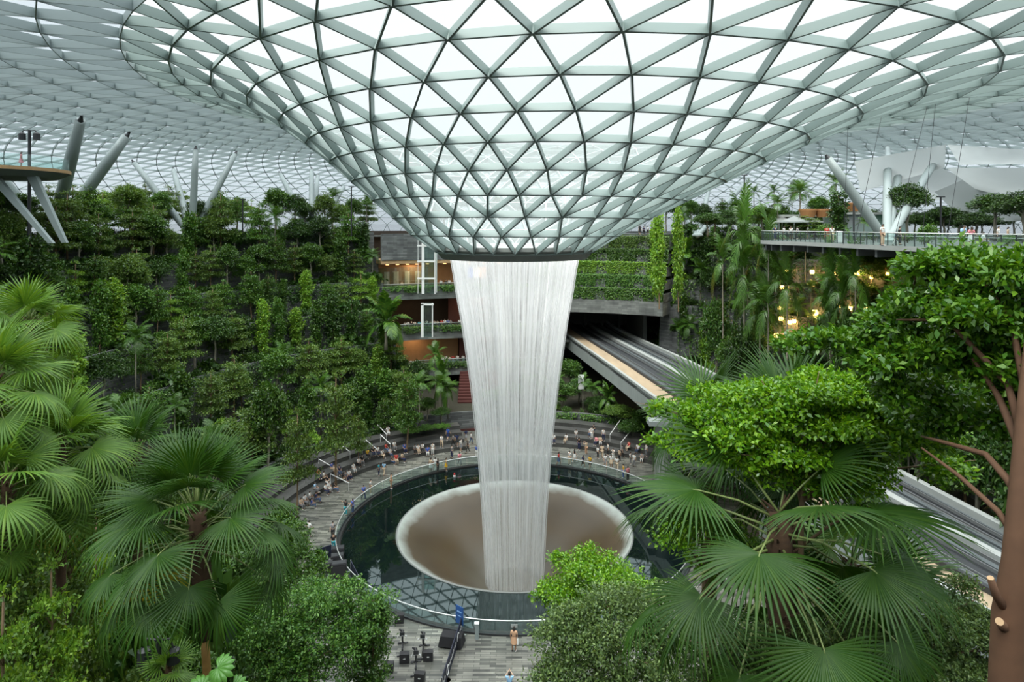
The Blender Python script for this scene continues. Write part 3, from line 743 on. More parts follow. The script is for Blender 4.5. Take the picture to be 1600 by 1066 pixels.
# thin hanging cables over the right deck
for i, (x0, y0, x1, y1) in enumerate(((1325, 200, 1318, 372), (1462, 182, 1440, 372), (1450, 195, 1395, 360), (1515, 215, 1478, 372), (1378, 245, 1335, 380))):
    a = at(x0, y0, 60); a.z = roof_z(a.x, a.y) - .3; b = at(x1, y1, 60); b.z = DZ
    m = MB(); m.tube([Vector((0, 0, 0)), a - b], .022, 5); o = m.build('hanging_cable', M_dark); o.location = b
    row(o, 'thin dark cable strung from the roof to the right deck', 'cable', 'cables above the right deck')
# white fabric sun shades under the roof, far right
M_fabric = glass_mat('white_shade_fabric', (1, 1, 1), .97, 0.0, .75, (.42, .44, .43))
sh = random.Random(2)
quads = [((1335, 252), (1478, 226), (1476, 262), (1345, 300)), ((1480, 226), (1600, 204), (1640, 255), (1500, 258)), ((1345, 262), (1470, 262), (1560, 302), (1420, 318)),
         ((1478, 262), (1640, 262), (1650, 305), (1530, 300)), ((1460, 300), (1530, 270), (1600, 345), (1510, 348)), ((1545, 285), (1650, 290), (1650, 345), (1600, 340))]
for i, q in enumerate(quads):
    c = [at(px, py, 86 + 4 * (i % 3) + 2.5 * k) for k, (px, py) in enumerate(q)]
    for p in c: p.z = min(p.z, roof_z(p.x, p.y) - .8)
    ctr = sum(c, Vector()) / 4; m = MB(); n = 8; vs = []; fs = []
    for a in range(n + 1):
        for b in range(n + 1):
            u, v = a / n, b / n; p = (c[0] * (1 - u) + c[1] * u) * (1 - v) + (c[3] * (1 - u) + c[2] * u) * v
            p = p - ctr; p.z -= .9 * math.sin(PI * u) * math.sin(PI * v); vs.append(p)
    for a in range(n):
        for b in range(n): k = a * (n + 1) + b; fs.append((k, k + 1, k + n + 2, k + n + 1))
    m.add(vs, fs); m.smooth = True; o = m.build('sun_shade', M_fabric); o.location = ctr
    row(o, 'white fabric sun shade hung under the roof at the far right', 'shade', 'fabric sun shades')
# ================================================================== PLANTS
def nrm(a): return a / np.maximum(np.linalg.norm(a, axis=1, keepdims=True), 1e-6)
def leaf_quads(P, D, U, L, W, fold=.18, droop=.12):
    D = nrm(D); Sd = nrm(np.cross(D, U)); Nn = np.cross(Sd, D)
    L = L[:, None]; W = W[:, None]
    v0 = P; v1 = P + D * L * .5 + Sd * W * .5 + Nn * W * fold; v2 = P + D * L - Nn * L * droop; v3 = P + D * L * .5 - Sd * W * .5 + Nn * W * fold
    n = len(P); V = np.stack([v0, v1, v2, v3], 1).reshape(-1, 3); Q = np.arange(4 * n).reshape(n, 4)
    return V, Q
def clumps(blobs, seed, k=5, f=.55):
    r_ = random.Random(seed); o = []
    for q in blobs:
        o.append((*q[:3], q[3] * .8, q[4] * .8, q[5] * .8))
        for _ in range(k):
            d = Vector((r_.gauss(0, 1), r_.gauss(0, 1), r_.gauss(0, 1))).normalized(); s_ = f * r_.uniform(.5, 1.15)
            o.append((q[0] + d.x * q[3] * .9, q[1] + d.y * q[4] * .9, q[2] + d.z * q[5] * .9, q[3] * s_, q[4] * s_, q[5] * s_))
    return o
def crown_arrays(blobs, N, L, W, seed, tuft=9, shell=.5, low=-.45, upb=.7, jl=.35):
    g = np.random.default_rng(seed); B = np.array(blobs, float)
    ar = (B[:, 3] * B[:, 4] + B[:, 3] * B[:, 5] + B[:, 4] * B[:, 5]); nt_ = max(1, N // tuft)
    idx = g.choice(len(B), nt_, p=ar / ar.sum())
    d = g.normal(size=(nt_ * 3, 3)); d = nrm(d); d = d[d[:, 2] > low][:nt_]
    while len(d) < nt_: d = np.vstack([d, nrm(g.normal(size=(nt_ - len(d), 3)))])
    f = 1 - shell * g.random(nt_) ** 1.6
    C = B[idx, :3] + d * B[idx, 3:6] * (f * (1 + .12 * g.normal(size=nt_)))[:, None]
    C = np.repeat(C, tuft, 0); o = np.repeat(d, tuft, 0); n = len(C)
    D = o * .7 + g.normal(size=(n, 3)) * .75; D[:, 2] += .05
    D = nrm(D); U = nrm(g.normal(size=(n, 3)) * .45 + np.array([0, 0, upb]) + o * .35)
    P = C + g.normal(size=(n, 3)) * L * .55
    ll = L * (1 + jl * (g.random(n) - .5) * 2)
    return leaf_quads(P, D, U, ll, ll * (W / L))
def foliage(name, blobs, N, L, W, m, seed, parent, **k):
    V, Q = crown_arrays(blobs, N, L, W, seed, **k); return quads_obj(name, V, Q, m, parent)
def branches(blobs, base, top, tr, seed, m, parent, n=7, lean=0.0, name='trunk'):
    r_ = random.Random(seed); mb = MB(); b = Vector(base); t = Vector(top)
    pts = [b.lerp(t, k / 6) + Vector((r_.uniform(-1, 1), r_.uniform(-1, 1), 0)) * tr * .6 * (0 < k < 6) for k in range(7)]
    mb.tube(pts, [tr * (1.15 - .55 * k / 6) for k in range(7)], 8)
    for q in blobs:
        c = Vector(q[:3]); k = min(.95, max(.35, (c.z - b.z - q[5] * .5 - .6) / max(.1, (t - b).z)))
        s_ = b.lerp(t, k); mid = s_.lerp(c, .5) + Vector((0, 0, (c - s_).length * .08))
        mb.tube([s_, mid, c, c + (c - mid) * .5], [tr * .42, tr * .3, tr * .18, tr * .06], 6)
        for _ in range(2):
            e_ = c + Vector((r_.uniform(-1, 1) * q[3], r_.uniform(-1, 1) * q[4], r_.uniform(-.2, .7) * q[5])) * .8
            mb.tube([mid.lerp(c, .6), e_], [tr * .16, tr * .05], 5)
    mb.smooth = True; return mb.build(name, m, parent)

PROTO = {}
def proto_layered(key, lm, seed, h=8.0, tiers=5, rt=2.3, N=5200, L=.24):
    r_ = random.Random(seed); root = empty('layered_tree', (0, 0, -300)); bl = []
    for i in range(tiers):
        z = h * (.42 + .56 * i / (tiers - 1)); rr = rt * (1 - .55 * (i / (tiers - 1)) ** 1.3)
        for j in range(4 if i < tiers - 1 else 1):
            a = j * PI / 2 + r_.uniform(0, 1.2) + i; o = rr * (.52 if i < tiers - 1 else 0)
            bl.append((o * math.cos(a), o * math.sin(a), z + r_.uniform(-.25, .25), rr * .62 * r_.uniform(.75, 1.2), rr * .62 * r_.uniform(.75, 1.2), .26))
    branches(bl, (0, 0, 0), (0, 0, h * .97), .10, seed, M_bark, root)
    foliage('foliage', bl, N, L, L * .5, lm, seed, root, low=-.2, shell=.9)
    PROTO[key] = (freeze(root), h, rt)
def proto_broad(key, lm, seed, h=8.0, rt=2.6, nb=11, N=6500, L=.27, bark=M_barkgrey, name='leafy_tree'):
    r_ = random.Random(seed); root = empty(name, (0, 0, -300)); bl = []
    for i in range(nb):
        a = i * 2.4 + r_.random(); u = (i + .5) / nb; rr = rt * .62 * math.sqrt(u) ; z = h * (.82 - .33 * u * r_.uniform(.5, 1.2))
        s_ = rt * r_.uniform(.36, .55); bl.append((rr * math.cos(a), rr * math.sin(a), z, s_, s_, s_ * .75))
    branches(bl, (0, 0, 0), (0, 0, h * .8), .15, seed, bark, root)
    foliage('foliage', bl, N, L, L * .48, lm, seed, root)
    PROTO[key] = (freeze(root), h * .97, rt)
def proto_column(key, lm, seed, h=7.0, rt=.85, N=3600, L=.26):
    r_ = random.Random(seed); root = empty('climber_clad_tree', (0, 0, -300))
    bl = [(r_.uniform(-.25, .25), r_.uniform(-.25, .25), h * (.22 + .74 * i / 8), rt * r_.uniform(.6, 1.15), rt * r_.uniform(.6, 1.15), h * .085) for i in range(9)]
    m = MB(); m.tube([(0, 0, 0), (0.03, 0, h * .5), (0, 0, h * .98)], [.1, .08, .05], 7); m.build('trunk', M_bark, root)
    foliage('foliage', bl, N, L, L * .62, lm, seed, root, low=-.9)
    PROTO[key] = (freeze(root), h, rt)
def proto_bush(key, lm, seed, r0=1.0, N=1500, L=.22, W=.5, name='leafy_shrub'):
    r_ = random.Random(seed); root = empty(name, (0, 0, -300)); bl = [(r_.uniform(-.5, .5) * r0, r_.uniform(-.5, .5) * r0, r0 * r_.uniform(.55, 1.0), r0 * .6, r0 * .6, r0 * .5) for _ in range(5)]
    m = MB()
    for q in bl: m.tube([(0, 0, 0), (q[0] * .5, q[1] * .5, q[2] * .6), q[:3]], [.05, .035, .015], 5)
    m.build('stem', M_bark, root)
    foliage('foliage', bl, N, L, L * W, lm, seed, root)
    PROTO[key] = (freeze(root), r0 * 1.5, r0 * 1.1)
def feather_frond(rach, nl, ll, seed, droop, lw=.045):
    """pinnate frond along +X, starting at the origin; rach = length, droop = how far it arches down"""
    g = np.random.default_rng(seed); t = np.linspace(.14, 1, nl)
    def pt(t): return np.stack([rach * t * (1 - .12 * droop * t), np.zeros_like(t), rach * (.55 * t - (.35 + .75 * droop) * t ** 2)], 1)
    P0 = pt(t); dt = nrm(pt(t + .01) - P0); V = []; Q = []; k = 0
    for sgn in (-1, 1):
        lenp = ll * np.sin(np.clip(t * 1.02, 0, 1) * PI * .86 + .30) ** .7
        out_ = np.stack([np.zeros(nl), np.full(nl, sgn * 1.0), np.zeros(nl)], 1)
        up = nrm(np.cross(dt, out_) * sgn); up[up[:, 2] < 0] *= -1
        D = nrm(out_ * .85 + dt * .55 + up * .12 + g.normal(size=(nl, 3)) * .07); w = lenp * lw * 1.6 + lw * .35
        wd = nrm(np.cross(D, up)); a0 = P0 - wd * w[:, None] * .4; a1 = P0 + wd * w[:, None] * .4
        M_ = P0 + D * lenp[:, None] * .5; M_[:, 2] -= lenp * .05; T = P0 + D * lenp[:, None]; T[:, 2] -= lenp * .38
        b0 = M_ - wd * w[:, None] * .6; b1 = M_ + wd * w[:, None] * .6; c0 = T - wd * w[:, None] * .1; c1 = T + wd * w[:, None] * .1
        V.append(np.stack([a0, a1, b0, b1, c0, c1], 1).reshape(-1, 3)); q = np.arange(nl)[:, None] * 6
        Q.append(np.concatenate([q + np.array([[0, 1, 3, 2]]), q + np.array([[2, 3, 5, 4]])]) + k); k += nl * 6
    tr = np.linspace(0, 1, 9); R_ = pt(tr); w = .028 * (1.1 - tr)
    s_ = np.zeros((9, 3)); s_[:, 1] = 1
    V.append(np.stack([R_ - s_ * w[:, None], R_ + s_ * w[:, None]], 1).reshape(-1, 3)); q = np.arange(8)[:, None] * 2
    Q.append(q + np.array([[0, 1, 3, 2]]) + k)
    return np.vstack(V), np.vstack(Q)
def add_fronds(root, n, rach, nl, ll, lm, seed, top, e0=78, e1=-12, variants=4, lw=.045, nm='frond'):
    protos = []
    for v in range(variants):
        V, Q = feather_frond(rach, nl, ll, seed + v, .25 + .6 * v / max(1, variants - 1), lw); protos.append(quads_obj(nm, V, Q, lm, root))
    r_ = random.Random(seed)
    for i in range(n):
        v = min(variants - 1, int(i * variants / n)); o = protos[v] if i == int(math.ceil(v * n / variants)) else protos[v].copy()
        if o.name not in COL.objects: COL.objects.link(o)
        e = R(e0 + (e1 - e0) * i / (n - 1) + r_.uniform(-6, 6)); a = i * 2.3999 + r_.uniform(-.2, .2)
        o.rotation_euler = (0, -(e - R(12)), a); o.location = top; s_ = r_.uniform(.85, 1.1); o.scale = (s_, s_, s_)
def proto_palm(key, lm, seed, h=7.0, n=12, rach=2.5, nl=22, ll=.85, tr=.085, bark=M_barkgrey, name='feather_palm', lw=.045):
    root = empty(name, (0, 0, -300)); m = MB(); m.smooth = True
    m.tube([(0, 0, 0), (.05, .02, h * .4), (0, 0, h * .86), (0, 0, h)], [tr * 1.3, tr, tr * .85, tr * .7], 8); m.build('trunk', bark, root)
    add_fronds(root, n, rach, nl, ll, lm, seed, (0, 0, h), lw=lw)
    PROTO[key] = (freeze(root), h + rach * .45, rach)
def fan_blade(Rb, nseg, span, seed, droop, split=.42):
    """fan leaf blade: hub at the origin, axis +X, normal +Z"""
    g = np.random.default_rng(seed); T = np.array([.02, .26, .5, .68, .85, 1.0]); V = []; Q = []; k = 0
    dphi = span / nseg
    for i in range(nseg):
        ph = -span / 2 + dphi * (i + .5); Lr = Rb * (.80 + .20 * math.cos(ph * .8)) * g.uniform(.93, 1.05)
        ax = np.array([math.cos(ph), math.sin(ph), 0]); sd_ = np.array([-math.sin(ph), math.cos(ph), 0]); dr_ = droop * g.uniform(.7, 1.5)
        w = np.where(T <= split, T * Lr * math.tan(dphi / 2), split * Lr * math.tan(dphi / 2) * np.clip((1 - T) / (1 - split), 0, 1) ** .75)
        zc = -dr_ * Lr * np.clip(T - .35, 0, 1) ** 1.8 * 1.6 + .10 * Lr * T * math.cos(ph * 1.2) - .05 * Lr * T
        xs = T * Lr * (1 - .15 * dr_ * T)
        C = ax[None] * xs[:, None]; C[:, 2] = zc
        Lf = C - sd_ * w[:, None]; Rt = C + sd_ * w[:, None]; Md = C.copy(); Md[:, 2] += w * .75
        V.append(np.stack([Lf, Md, Rt], 1).reshape(-1, 3))
        for s_ in range(len(T) - 1):
            a = k + s_ * 3; Q.append((a, a + 1, a + 4, a + 3)); Q.append((a + 1, a + 2, a + 5, a + 4))
        k += len(T) * 3
    return np.vstack(V), np.array(Q)
def fan_palm(name, loc, th, n, pl, Rb, lm, seed, tr=.16, e0=82, e1=-48, bark=M_fibre, nseg=38, base_bark=None, lean=(0, 0), dead=0, droop=.45):
    root = empty(name, loc); r_ = random.Random(seed); top = Vector((lean[0], lean[1], th)); m = MB(); m.smooth = True
    K = 14; pts = [Vector((lean[0] * (k / K) ** 1.4, lean[1] * (k / K) ** 1.4, th * k / K)) for k in range(K + 1)]
    if base_bark:
        sp = int(K * .62); m.tube(pts[:sp + 1], [tr * (.62 - .1 * k / K) for k in range(sp + 1)], 12); m.build('lower_trunk', base_bark, root)
        m = MB(); m.smooth = True; m.tube(pts[sp:], [tr * (.6 + .75 * min(1, (k - sp) / 2.5) - .2 * max(0, (k - sp - 3)) / 3) for k in range(sp, K + 1)], 12)
    else: m.tube(pts, [tr * (1.0 + .12 * math.sin(k * 2.1)) for k in range(K + 1)], 12)
    tk = m.build('trunk', bark, root)
    # leaf-base stubs and fibres on the upper trunk
    m = MB()
    for i in range(70):
        a = r_.uniform(0, 2 * PI); zz = th - r_.uniform(0, min(2.6, th * .38)); f = (zz / th) ** 1.4; c = Vector((lean[0] * f, lean[1] * f, zz)); d = Vector((math.cos(a), math.sin(a), .9))
        m.tube([c + d * tr * .6, c + d * (tr * .8 + .14)], [.028, .012], 5)
    m.build('leaf_base_fibres', bark, root)
    blades = [fan_blade(Rb, nseg, R(r_.uniform(215, 255)), seed + v, droop * (.55 + .4 * v)) for v in range(3)]
    for i in range(n):
        u = i / (n - 1); e = R(e0 + (e1 - e0) * u ** .85 + r_.uniform(-7, 7)); a = i * 2.3999 + r_.uniform(-.25, .25); L_ = pl * r_.uniform(.85, 1.12) * (.62 + .38 * min(1, u * 2.2))
        d = Vector((math.cos(a) * math.cos(e), math.sin(a) * math.cos(e), math.sin(e))); sag = L_ * (.12 + .18 * u)
        st_ = top + Vector((0, 0, -u * min(.9, th * .12))); p1 = st_ + d * L_ * .5 - Vector((0, 0, sag * .15)); p2 = st_ + d * L_ - Vector((0, 0, sag))
        axis = (p2 - p1).normalized(); axis = (axis + Vector((0, 0, -.18 - .55 * u))).normalized()
        side = axis.cross(Vector((0, 0, 1)));
        if side.length < .1: side = Vector((math.sin(a), -math.cos(a), 0))
        side.normalize(); nn = side.cross(axis).normalized(); tw = r_.uniform(-.5, .5); side = (side * math.cos(tw) + nn * math.sin(tw)).normalized(); nn = side.cross(axis)
        side = -side; 
        Mx = np.array([axis, -side, nn]); V, Q = blades[min(2, int(u * 3))]; sc_ = r_.uniform(.9, 1.08)
        W_ = (V * sc_) @ Mx + np.array(p2)
        f = quads_obj('frond', W_, Q, L_yellow if (dead and i >= n - dead) else lm, root)
        m = MB(); m.tube([st_, p1, p2, p2 + axis * .06], [.026, .018, .013, .01], 5); m.smooth = True; m.build('petiole', L_petiole, f)
    return root

proto_layered('layer_olive', L_olive, 1); proto_layered('layer_mid', L_mid, 2, tiers=6, rt=2.1)
proto_layered('layer_lime', L_lime, 3, tiers=4, rt=2.0, N=4200)
proto_broad('broad_dark', L_dark, 4); proto_broad('broad_mid', L_mid, 5, rt=2.2); proto_broad('broad_olive', L_olive, 6, rt=2.4, nb=14)
proto_column('col_mid', L_mid, 7); proto_column('col_lime', L_lime, 8, rt=.75); proto_column('col_dark', L_dark, 9, rt=1.1, L=.34, N=2600)
proto_palm('palm', L_palm, 10); proto_palm('palm_tall', L_palm, 11, h=9, n=10, rach=2.2, ll=.75)
proto_palm('tree_fern', L_mid, 12, h=2.2, n=13, rach=3.2, nl=26, ll=.95, tr=.16, name='broad_frond_palm', lw=.10)
proto_bush('bush_dark', L_dark, 13); proto_bush('bush_mid', L_mid, 14, L=.2); proto_bush('bush_lime', L_lime, 15, L=.18, N=1300)
proto_bush('bigleaf', L_dark, 16, r0=1.1, N=330, L=.52, W=.72, name='large_leaved_shrub')
proto_palm('fern', L_mid, 17, h=.25, n=14, rach=1.3, nl=16, ll=.34, tr=.08, name='fern')
root = fan_palm('fan_palm', (0, 0, -300), 4.5, 16, .9, .75, L_fan, 18, tr=.11, nseg=22); PROTO['fan'] = (freeze(root), 5.6, 1.6)

DESC = {'layer_olive': ('slim flat-tiered olive green tree', 'tree'), 'layer_mid': ('slim flat-tiered mid green tree', 'tree'), 'layer_lime': ('slim pale yellow-green tree', 'tree'),
 'broad_dark': ('dark round-crowned leafy tree', 'tree'), 'broad_mid': ('mid green round-crowned tree', 'tree'), 'broad_olive': ('olive green bushy-crowned tree', 'tree'),
 'col_mid': ('narrow climber-clad green tree', 'tree'), 'col_lime': ('narrow bright green leafy column tree', 'tree'), 'col_dark': ('dark columnar tree of large leaves', 'tree'),
 'palm': ('slim feather palm', 'palm'), 'palm_tall': ('tall thin-stemmed feather palm', 'palm'), 'tree_fern': ('stout palm with broad arching fronds', 'palm'),
 'bush_dark': ('dark leafy shrub', 'shrub'), 'bush_mid': ('green leafy shrub', 'shrub'), 'bush_lime': ('lime green shrub', 'shrub'), 'bigleaf': ('dark large-leaved shrub', 'shrub'), 'fern': ('green fern', 'fern'), 'fan': ('small fan palm', 'palm')}
PLUR = {'tree': 'trees', 'palm': 'palms', 'shrub': 'shrubs', 'fern': 'ferns'}
def put(key, x, y, z, sc, where, rz=None, sxy=None):
    pr, h, rt = PROTO[key]; s_ = (sxy or sc, sxy or sc, sc)
    o = copy_tree(pr, (x, y, z), RN.uniform(0, 6.28) if rz is None else rz, s_); d, c = DESC[key]
    if where: row(o, d + ' ' + where, c, d.split(' with ')[0] + ' kind of ' + PLUR[c] + ' ' + where)
    return o
def put_top(key, px, py, Y, sxy=1.0, where='', zb=None):
    """plant a tree whose top shows at (px, py), Y metres out"""
    p = at(px, py, Y); z = ground(p.x, p.y) if zb is None else zb; pr, h, rt = PROTO[key]
    return put(key, p.x, p.y, z, max(.3, (p.z - z) / h), where, sxy=sxy)
RN = random.Random(77)
DECKP = EP + [(60, 104), (88, 100), (92, 60), (80, 26)]
def in_poly(x, y, P):
    c = False; j = len(P) - 1
    for i in range(len(P)):
        if (P[i][1] > y) != (P[j][1] > y) and x < (P[j][0] - P[i][0]) * (y - P[i][1]) / (P[j][1] - P[i][1]) + P[i][0]: c = not c
        j = i
    return c
TN = ['', 'lowest', 'second', 'third', 'fourth', 'fifth', 'sixth', 'top']
COLB = [(-60.0, 84), (-47, 95), (-33, 108), (31, 108), (46, 80), (39.5, 68)]
def ok_spot(x, y, h, k):
    if y < 24: return False
    px, py = pix((x, y, ZL[k])); 
    if px < -90 or px > 1690: return False
    if py - F * h / y > 1100: return False
    l, r = gl(y)
    if l - 2.2 < x < r + 2.2 and y < 136 and ZL[k] + h > 7.0: return False
    for cx, cy in COLB:
        if k == 7 and math.hypot(x - cx, y - cy) < 2.0: return False
    if k == 7 and abs(x - at(663, 0, 108).x) < 3 and abs(y - 108) < 3: return False
    return True
def seg(a):  # inside the opening of the shop floors?
    return 85 < a < 118
for k in range(1, 8):
    for side, A0, A1 in (('left', 118, 218), ('right', -38, 84)):
        a = A0 + RN.uniform(0, 2)
        while a < A1:
            rr = radii(a); r0 = rr[k - 1] + .9; r1 = (rr[k] if k < 7 else rr[6] + 5) - .9
            if r1 < r0 + .3: r1 = r0 + .3
            r = RN.uniform(r0, r1); p = pol(r, a); 
            step = RN.uniform(2.1, 3.3)
            if k == 1 and r1 - r0 > 8 and side == 'right': step *= .45
            hgt = RN.uniform(5.0, 8.2) if k < 7 else RN.uniform(5.6, 8.2)
            if in_poly(p.x, p.y, DECKP):
                if k == 7: a += math.degrees(step * 1.5 / r); continue
                hgt = min(hgt, 26.8 - ZL[k])
            if side == 'left': key = RN.choices(['layer_olive', 'layer_mid', 'broad_dark', 'broad_mid', 'col_mid', 'col_lime', 'col_dark', 'palm', 'broad_olive', 'layer_lime'], [6, 4, 1.6, 3, 3.5, 2.4, 1.3, 1.5, 4, 2.2])[0]
            else: key = RN.choices(['palm', 'palm_tall', 'col_mid', 'broad_dark', 'layer_mid', 'col_dark', 'broad_mid', 'tree_fern', 'fan', 'col_lime'], [7, 5, 2, 2, 1.5, 1.3, 1.5, .6, .6, .8])[0]
            if k == 7 and key.startswith('col'): key = 'broad_mid'
            if a > 60 and a < 85 and k > 1: 
                a += math.degrees(step / r); continue
            if hgt > 2.5 and ok_spot(p.x, p.y, hgt, k):
                pr, hh, rt = PROTO[key]; s_ = hgt / hh; put(key, p.x, p.y, ZL[k], s_, 'on the %s %s terrace' % (TN[k], side), sxy=min(1.15, max(.55, s_ * RN.uniform(.85, 1.1))))
            a += math.degrees(step / r)
        a = A0 + RN.uniform(0, 1)
        while a < A1:
            rr = radii(a); r = rr[k - 1] + RN.uniform(.5, 1.6); p = pol(r, a); key = RN.choices(['bush_dark', 'bush_mid', 'bush_lime', 'bigleaf', 'fern'], [3, 4, 1.2, 3, 1.5])[0]; s_ = RN.uniform(.6, 1.25)
            if not (60 < a < 85 and k > 1) and not (k == 7 and in_poly(p.x, p.y, DECKP)) and ok_spot(p.x, p.y, 1.6, k): put(key, p.x, p.y, ZL[k], s_, 'on the %s %s terrace' % (TN[k], side))
            a += math.degrees(RN.uniform(1.2, 2.3) / r)
# second belt of trees far back on the top level
for i in range(46):
    a = RN.choice([RN.uniform(60, 84), RN.uniform(118, 200), RN.uniform(118, 200), RN.uniform(86, 116)]); r = RN.uniform(62, 74); p = pol(r, a)
    if ok_spot(p.x, p.y, 6, 7) and not in_poly(p.x, p.y, DECKP):
        key = RN.choice(['broad_dark', 'broad_mid', 'broad_olive', 'layer_olive', 'palm']); h = RN.uniform(6, 8.6); put(key, p.x, p.y, 28.2, h / PROTO[key][1], 'far back on the top level', sxy=RN.uniform(.8, 1.25))
# creepers hanging over and climbing the terrace walls: uncountable
def creepers(name, k, A0, A1, cover, N, L, lm, seed, label, r_of=None, z0=None, z1=None):
    g = np.random.default_rng(seed); a = g.uniform(A0, A1, N); zb, zt = (ZL[k - 1] if z0 is None else z0), (ZL[k] + .6 if z1 is None else z1); u = g.random(N) ** .8
    n1 = np.sin(a * 1.7 + k) + np.sin(a * .73 + k * 2.1) + .7 * np.sin(a * 4.1 + k * 5) ; depth = np.clip((n1 + 2.0) / 4.2, .05, 1.0) * cover
    keep = (1 - u) < depth; keep |= g.random(N) < .12; a = a[keep]; u = u[keep]; n = len(a)
    z = zb + (zt - zb) * u; r = np.array([(radii(x)[k - 1] if r_of is None else r_of) for x in a]) - g.random(n) * .35 - .05
    d = np.stack([np.cos(np.radians(a)), np.sin(np.radians(a)), np.zeros(n)], 1); P = np.array([AX, AY, 0]) + d * r[:, None]; P[:, 2] = z
    D = -d * .5 + g.normal(size=(n, 3)) * .5 + np.array([0, 0, -.5]); U = nrm(-d + np.array([0, 0, .8]) + g.normal(size=(n, 3)) * .3); ll = L * g.uniform(.7, 1.3, n)
    V, Q = leaf_quads(P, D, U, ll, ll * .62); o = quads_obj(name, V, Q, lm); tag(o, label, 'creepers', kind='stuff')
for k in range(1, 8):
    creepers('wall_creepers', k, 118, 205, .95 if k in (1, 3, 7) else .6, 16000, .27, (L_mid, L_dark)[k % 2], 100 + k, 'leafy creepers hanging down the %s stone wall on the left' % TN[k])
    creepers('wall_creepers', k, -30, 58 if k > 1 else 84, .95, 9000, .3, (L_dark, L_mid)[k % 2], 120 + k, 'leafy creepers hanging down the %s stone wall on the right' % TN[k])
for i in range(5):
    r0 = 49.6 + i * .9; z0 = 17.2 + i * 2.2
    creepers('planter_greenery', 1, 60, 86, 1.9, 15000, .26, (L_mid, L_hedge, L_lime, L_mid, L_olive)[i], 150 + i, 'dense low plants spilling from planter band %s of the green wall' % ['one, the lowest,', 'two', 'three', 'four', 'five, the highest,'][i], r_of=r0 + .15, z0=z0 + .1, z1=z0 + 2.15)
for k, z in lev.items():
    creepers('gallery_planting', 1, 86, 117.5, 1.5, 4200, .26, L_mid if k != 4 else L_hedge, 160 + k, 'green planting spilling over the %s floor gallery edge' % {2: 'second', 3: 'third', 4: 'fourth'}[k], r_of=RB - .5, z0=z - .1, z1=z + 1.0)
# ground cover below the trees of the lowest level
# ================================================================== FOREGROUND PLANTS
def fg(name, label, cat, blobs, N, L, W, m, base, trunk=None, tr=.08, bark=M_bark, seed=1, **k):
    """tree whose crown masses are given as (px, py, distance, half width px, half height px)"""
    bx = at(base[0], 600, base[1]); z = ground(bx.x, bx.y) if len(base) < 3 else base[2]; root = empty(name, (bx.x, bx.y, z)); O = Vector(root.location)
    B = []
    for q in blobs:
        c = at(q[0], q[1], q[2]) - O; s_ = q[2] / F; rx, rz = q[3] * s_, q[4] * s_; B.append((c.x, c.y, c.z, rx, max(rx, rz) * .9, rz))
    topi = sum((Vector(b[:3]) for b in B), Vector()) / len(B)
    branches(B, (0, 0, 0), (topi.x, topi.y, topi.z), tr, seed, bark, root)
    foliage('foliage', clumps(B, seed), N, L, W, m, seed, root, **k)
    tag(root, label, cat); return root

# right edge: tall glossy tree close to the lens with a reddish trunk
b1 = [(1560, 430, 8.6, 80, 34), (1490, 415, 8.8, 60, 22), (1640, 420, 8, 80, 40), (1440, 470, 8.8, 62, 26), (1530, 490, 8.2, 80, 30), (1390, 505, 9.2, 60, 20), (1620, 520, 8, 90, 40), (1310, 530, 9.4, 50, 11),
      (1455, 545, 8.8, 80, 26), (1375, 560, 9.2, 60, 20), (1550, 580, 8.4, 90, 32), (1430, 610, 9.4, 75, 26), (1520, 650, 9.2, 90, 28), (1600, 660, 8.6, 80, 40), (1250, 536, 9.6, 34, 7), (1640, 600, 8, 70, 50), (1455, 660, 9.8, 60, 24)]
t1 = empty('glossy_leaved_tree', (at(1590, 0, 7.2).x, 7.2, ground(at(1590, 0, 7.2).x, 7.2)))
O = Vector(t1.location); m = MB(); m.smooth = True
def T(px, py, Y): return at(px, py, Y) - O
base = Vector((0, 0, 0)); m.tube([Vector((0, 0, 0)), T(1572, 1400, 7.2), T(1572, 1066, 7.2), T(1576, 960, 7.2), T(1588, 880, 7.2), T(1594, 780, 7.25), T(1602, 640, 7.4), T(1610, 520, 7.6)], [.24, .2, .165, .16, .14, .115, .085, .05], 14)
m.tube([T(1592, 830, 7.2), T(1590, 690, 7.5), T(1560, 620, 7.9), T(1520, 560, 8.2)], [.06, .05, .04, .02], 8)
m.tube([T(1594, 780, 7.25), T(1575, 750, 7.4), T(1540, 710, 7.8), T(1470, 690, 8.4), T(1440, 682, 8.8)], [.05, .045, .036, .025, .012], 8)
m.tube([T(1592, 850, 7.2), T(1560, 800, 7.4), T(1500, 745, 7.9), T(1440, 700, 8.4)], [.04, .034, .026, .012], 8)
m.tube([T(1600, 700, 7.3), T(1575, 600, 7.8), T(1480, 500, 8.4), T(1400, 500, 8.9)], [.045, .04, .03, .012], 8)
m.tube([T(1604, 620, 7.4), T(1580, 500, 7.9), T(1530, 430, 8.4)], [.045, .035, .014], 8)
m.tube([T(1576, 960, 7.2), T(1556, 930, 7.1), T(1548, 905, 7.05)], [.06, .042, .036], 10)
m.tube([T(1572, 985, 7.2), T(1562, 972, 7.0)], [.06, .045], 10)
m.build('trunk', M_redbark, t1)
m = MB(); m.tube([T(1547.8, 904.5, 7.049), T(1547.4, 903, 7.047)], [.034, .033], 12); m.build('sawn_stub', M_cut, t1)
m = MB(); m.tube([T(1562, 972, 7.0), T(1561.6, 971.5, 6.992)], [.041, .04], 12); m.build('sawn_stub', M_cut, t1)
B = []
for q in b1: c = at(q[0], q[1], q[2]) - O; s_ = q[2] / F; B.append((c.x, c.y, c.z, q[3] * s_, q[3] * s_ * .9, q[4] * s_))
foliage('foliage', clumps(B, 41, 3), 42000, .098, .052, L_fig, 41, t1, tuft=8, shell=.75, low=-.5)
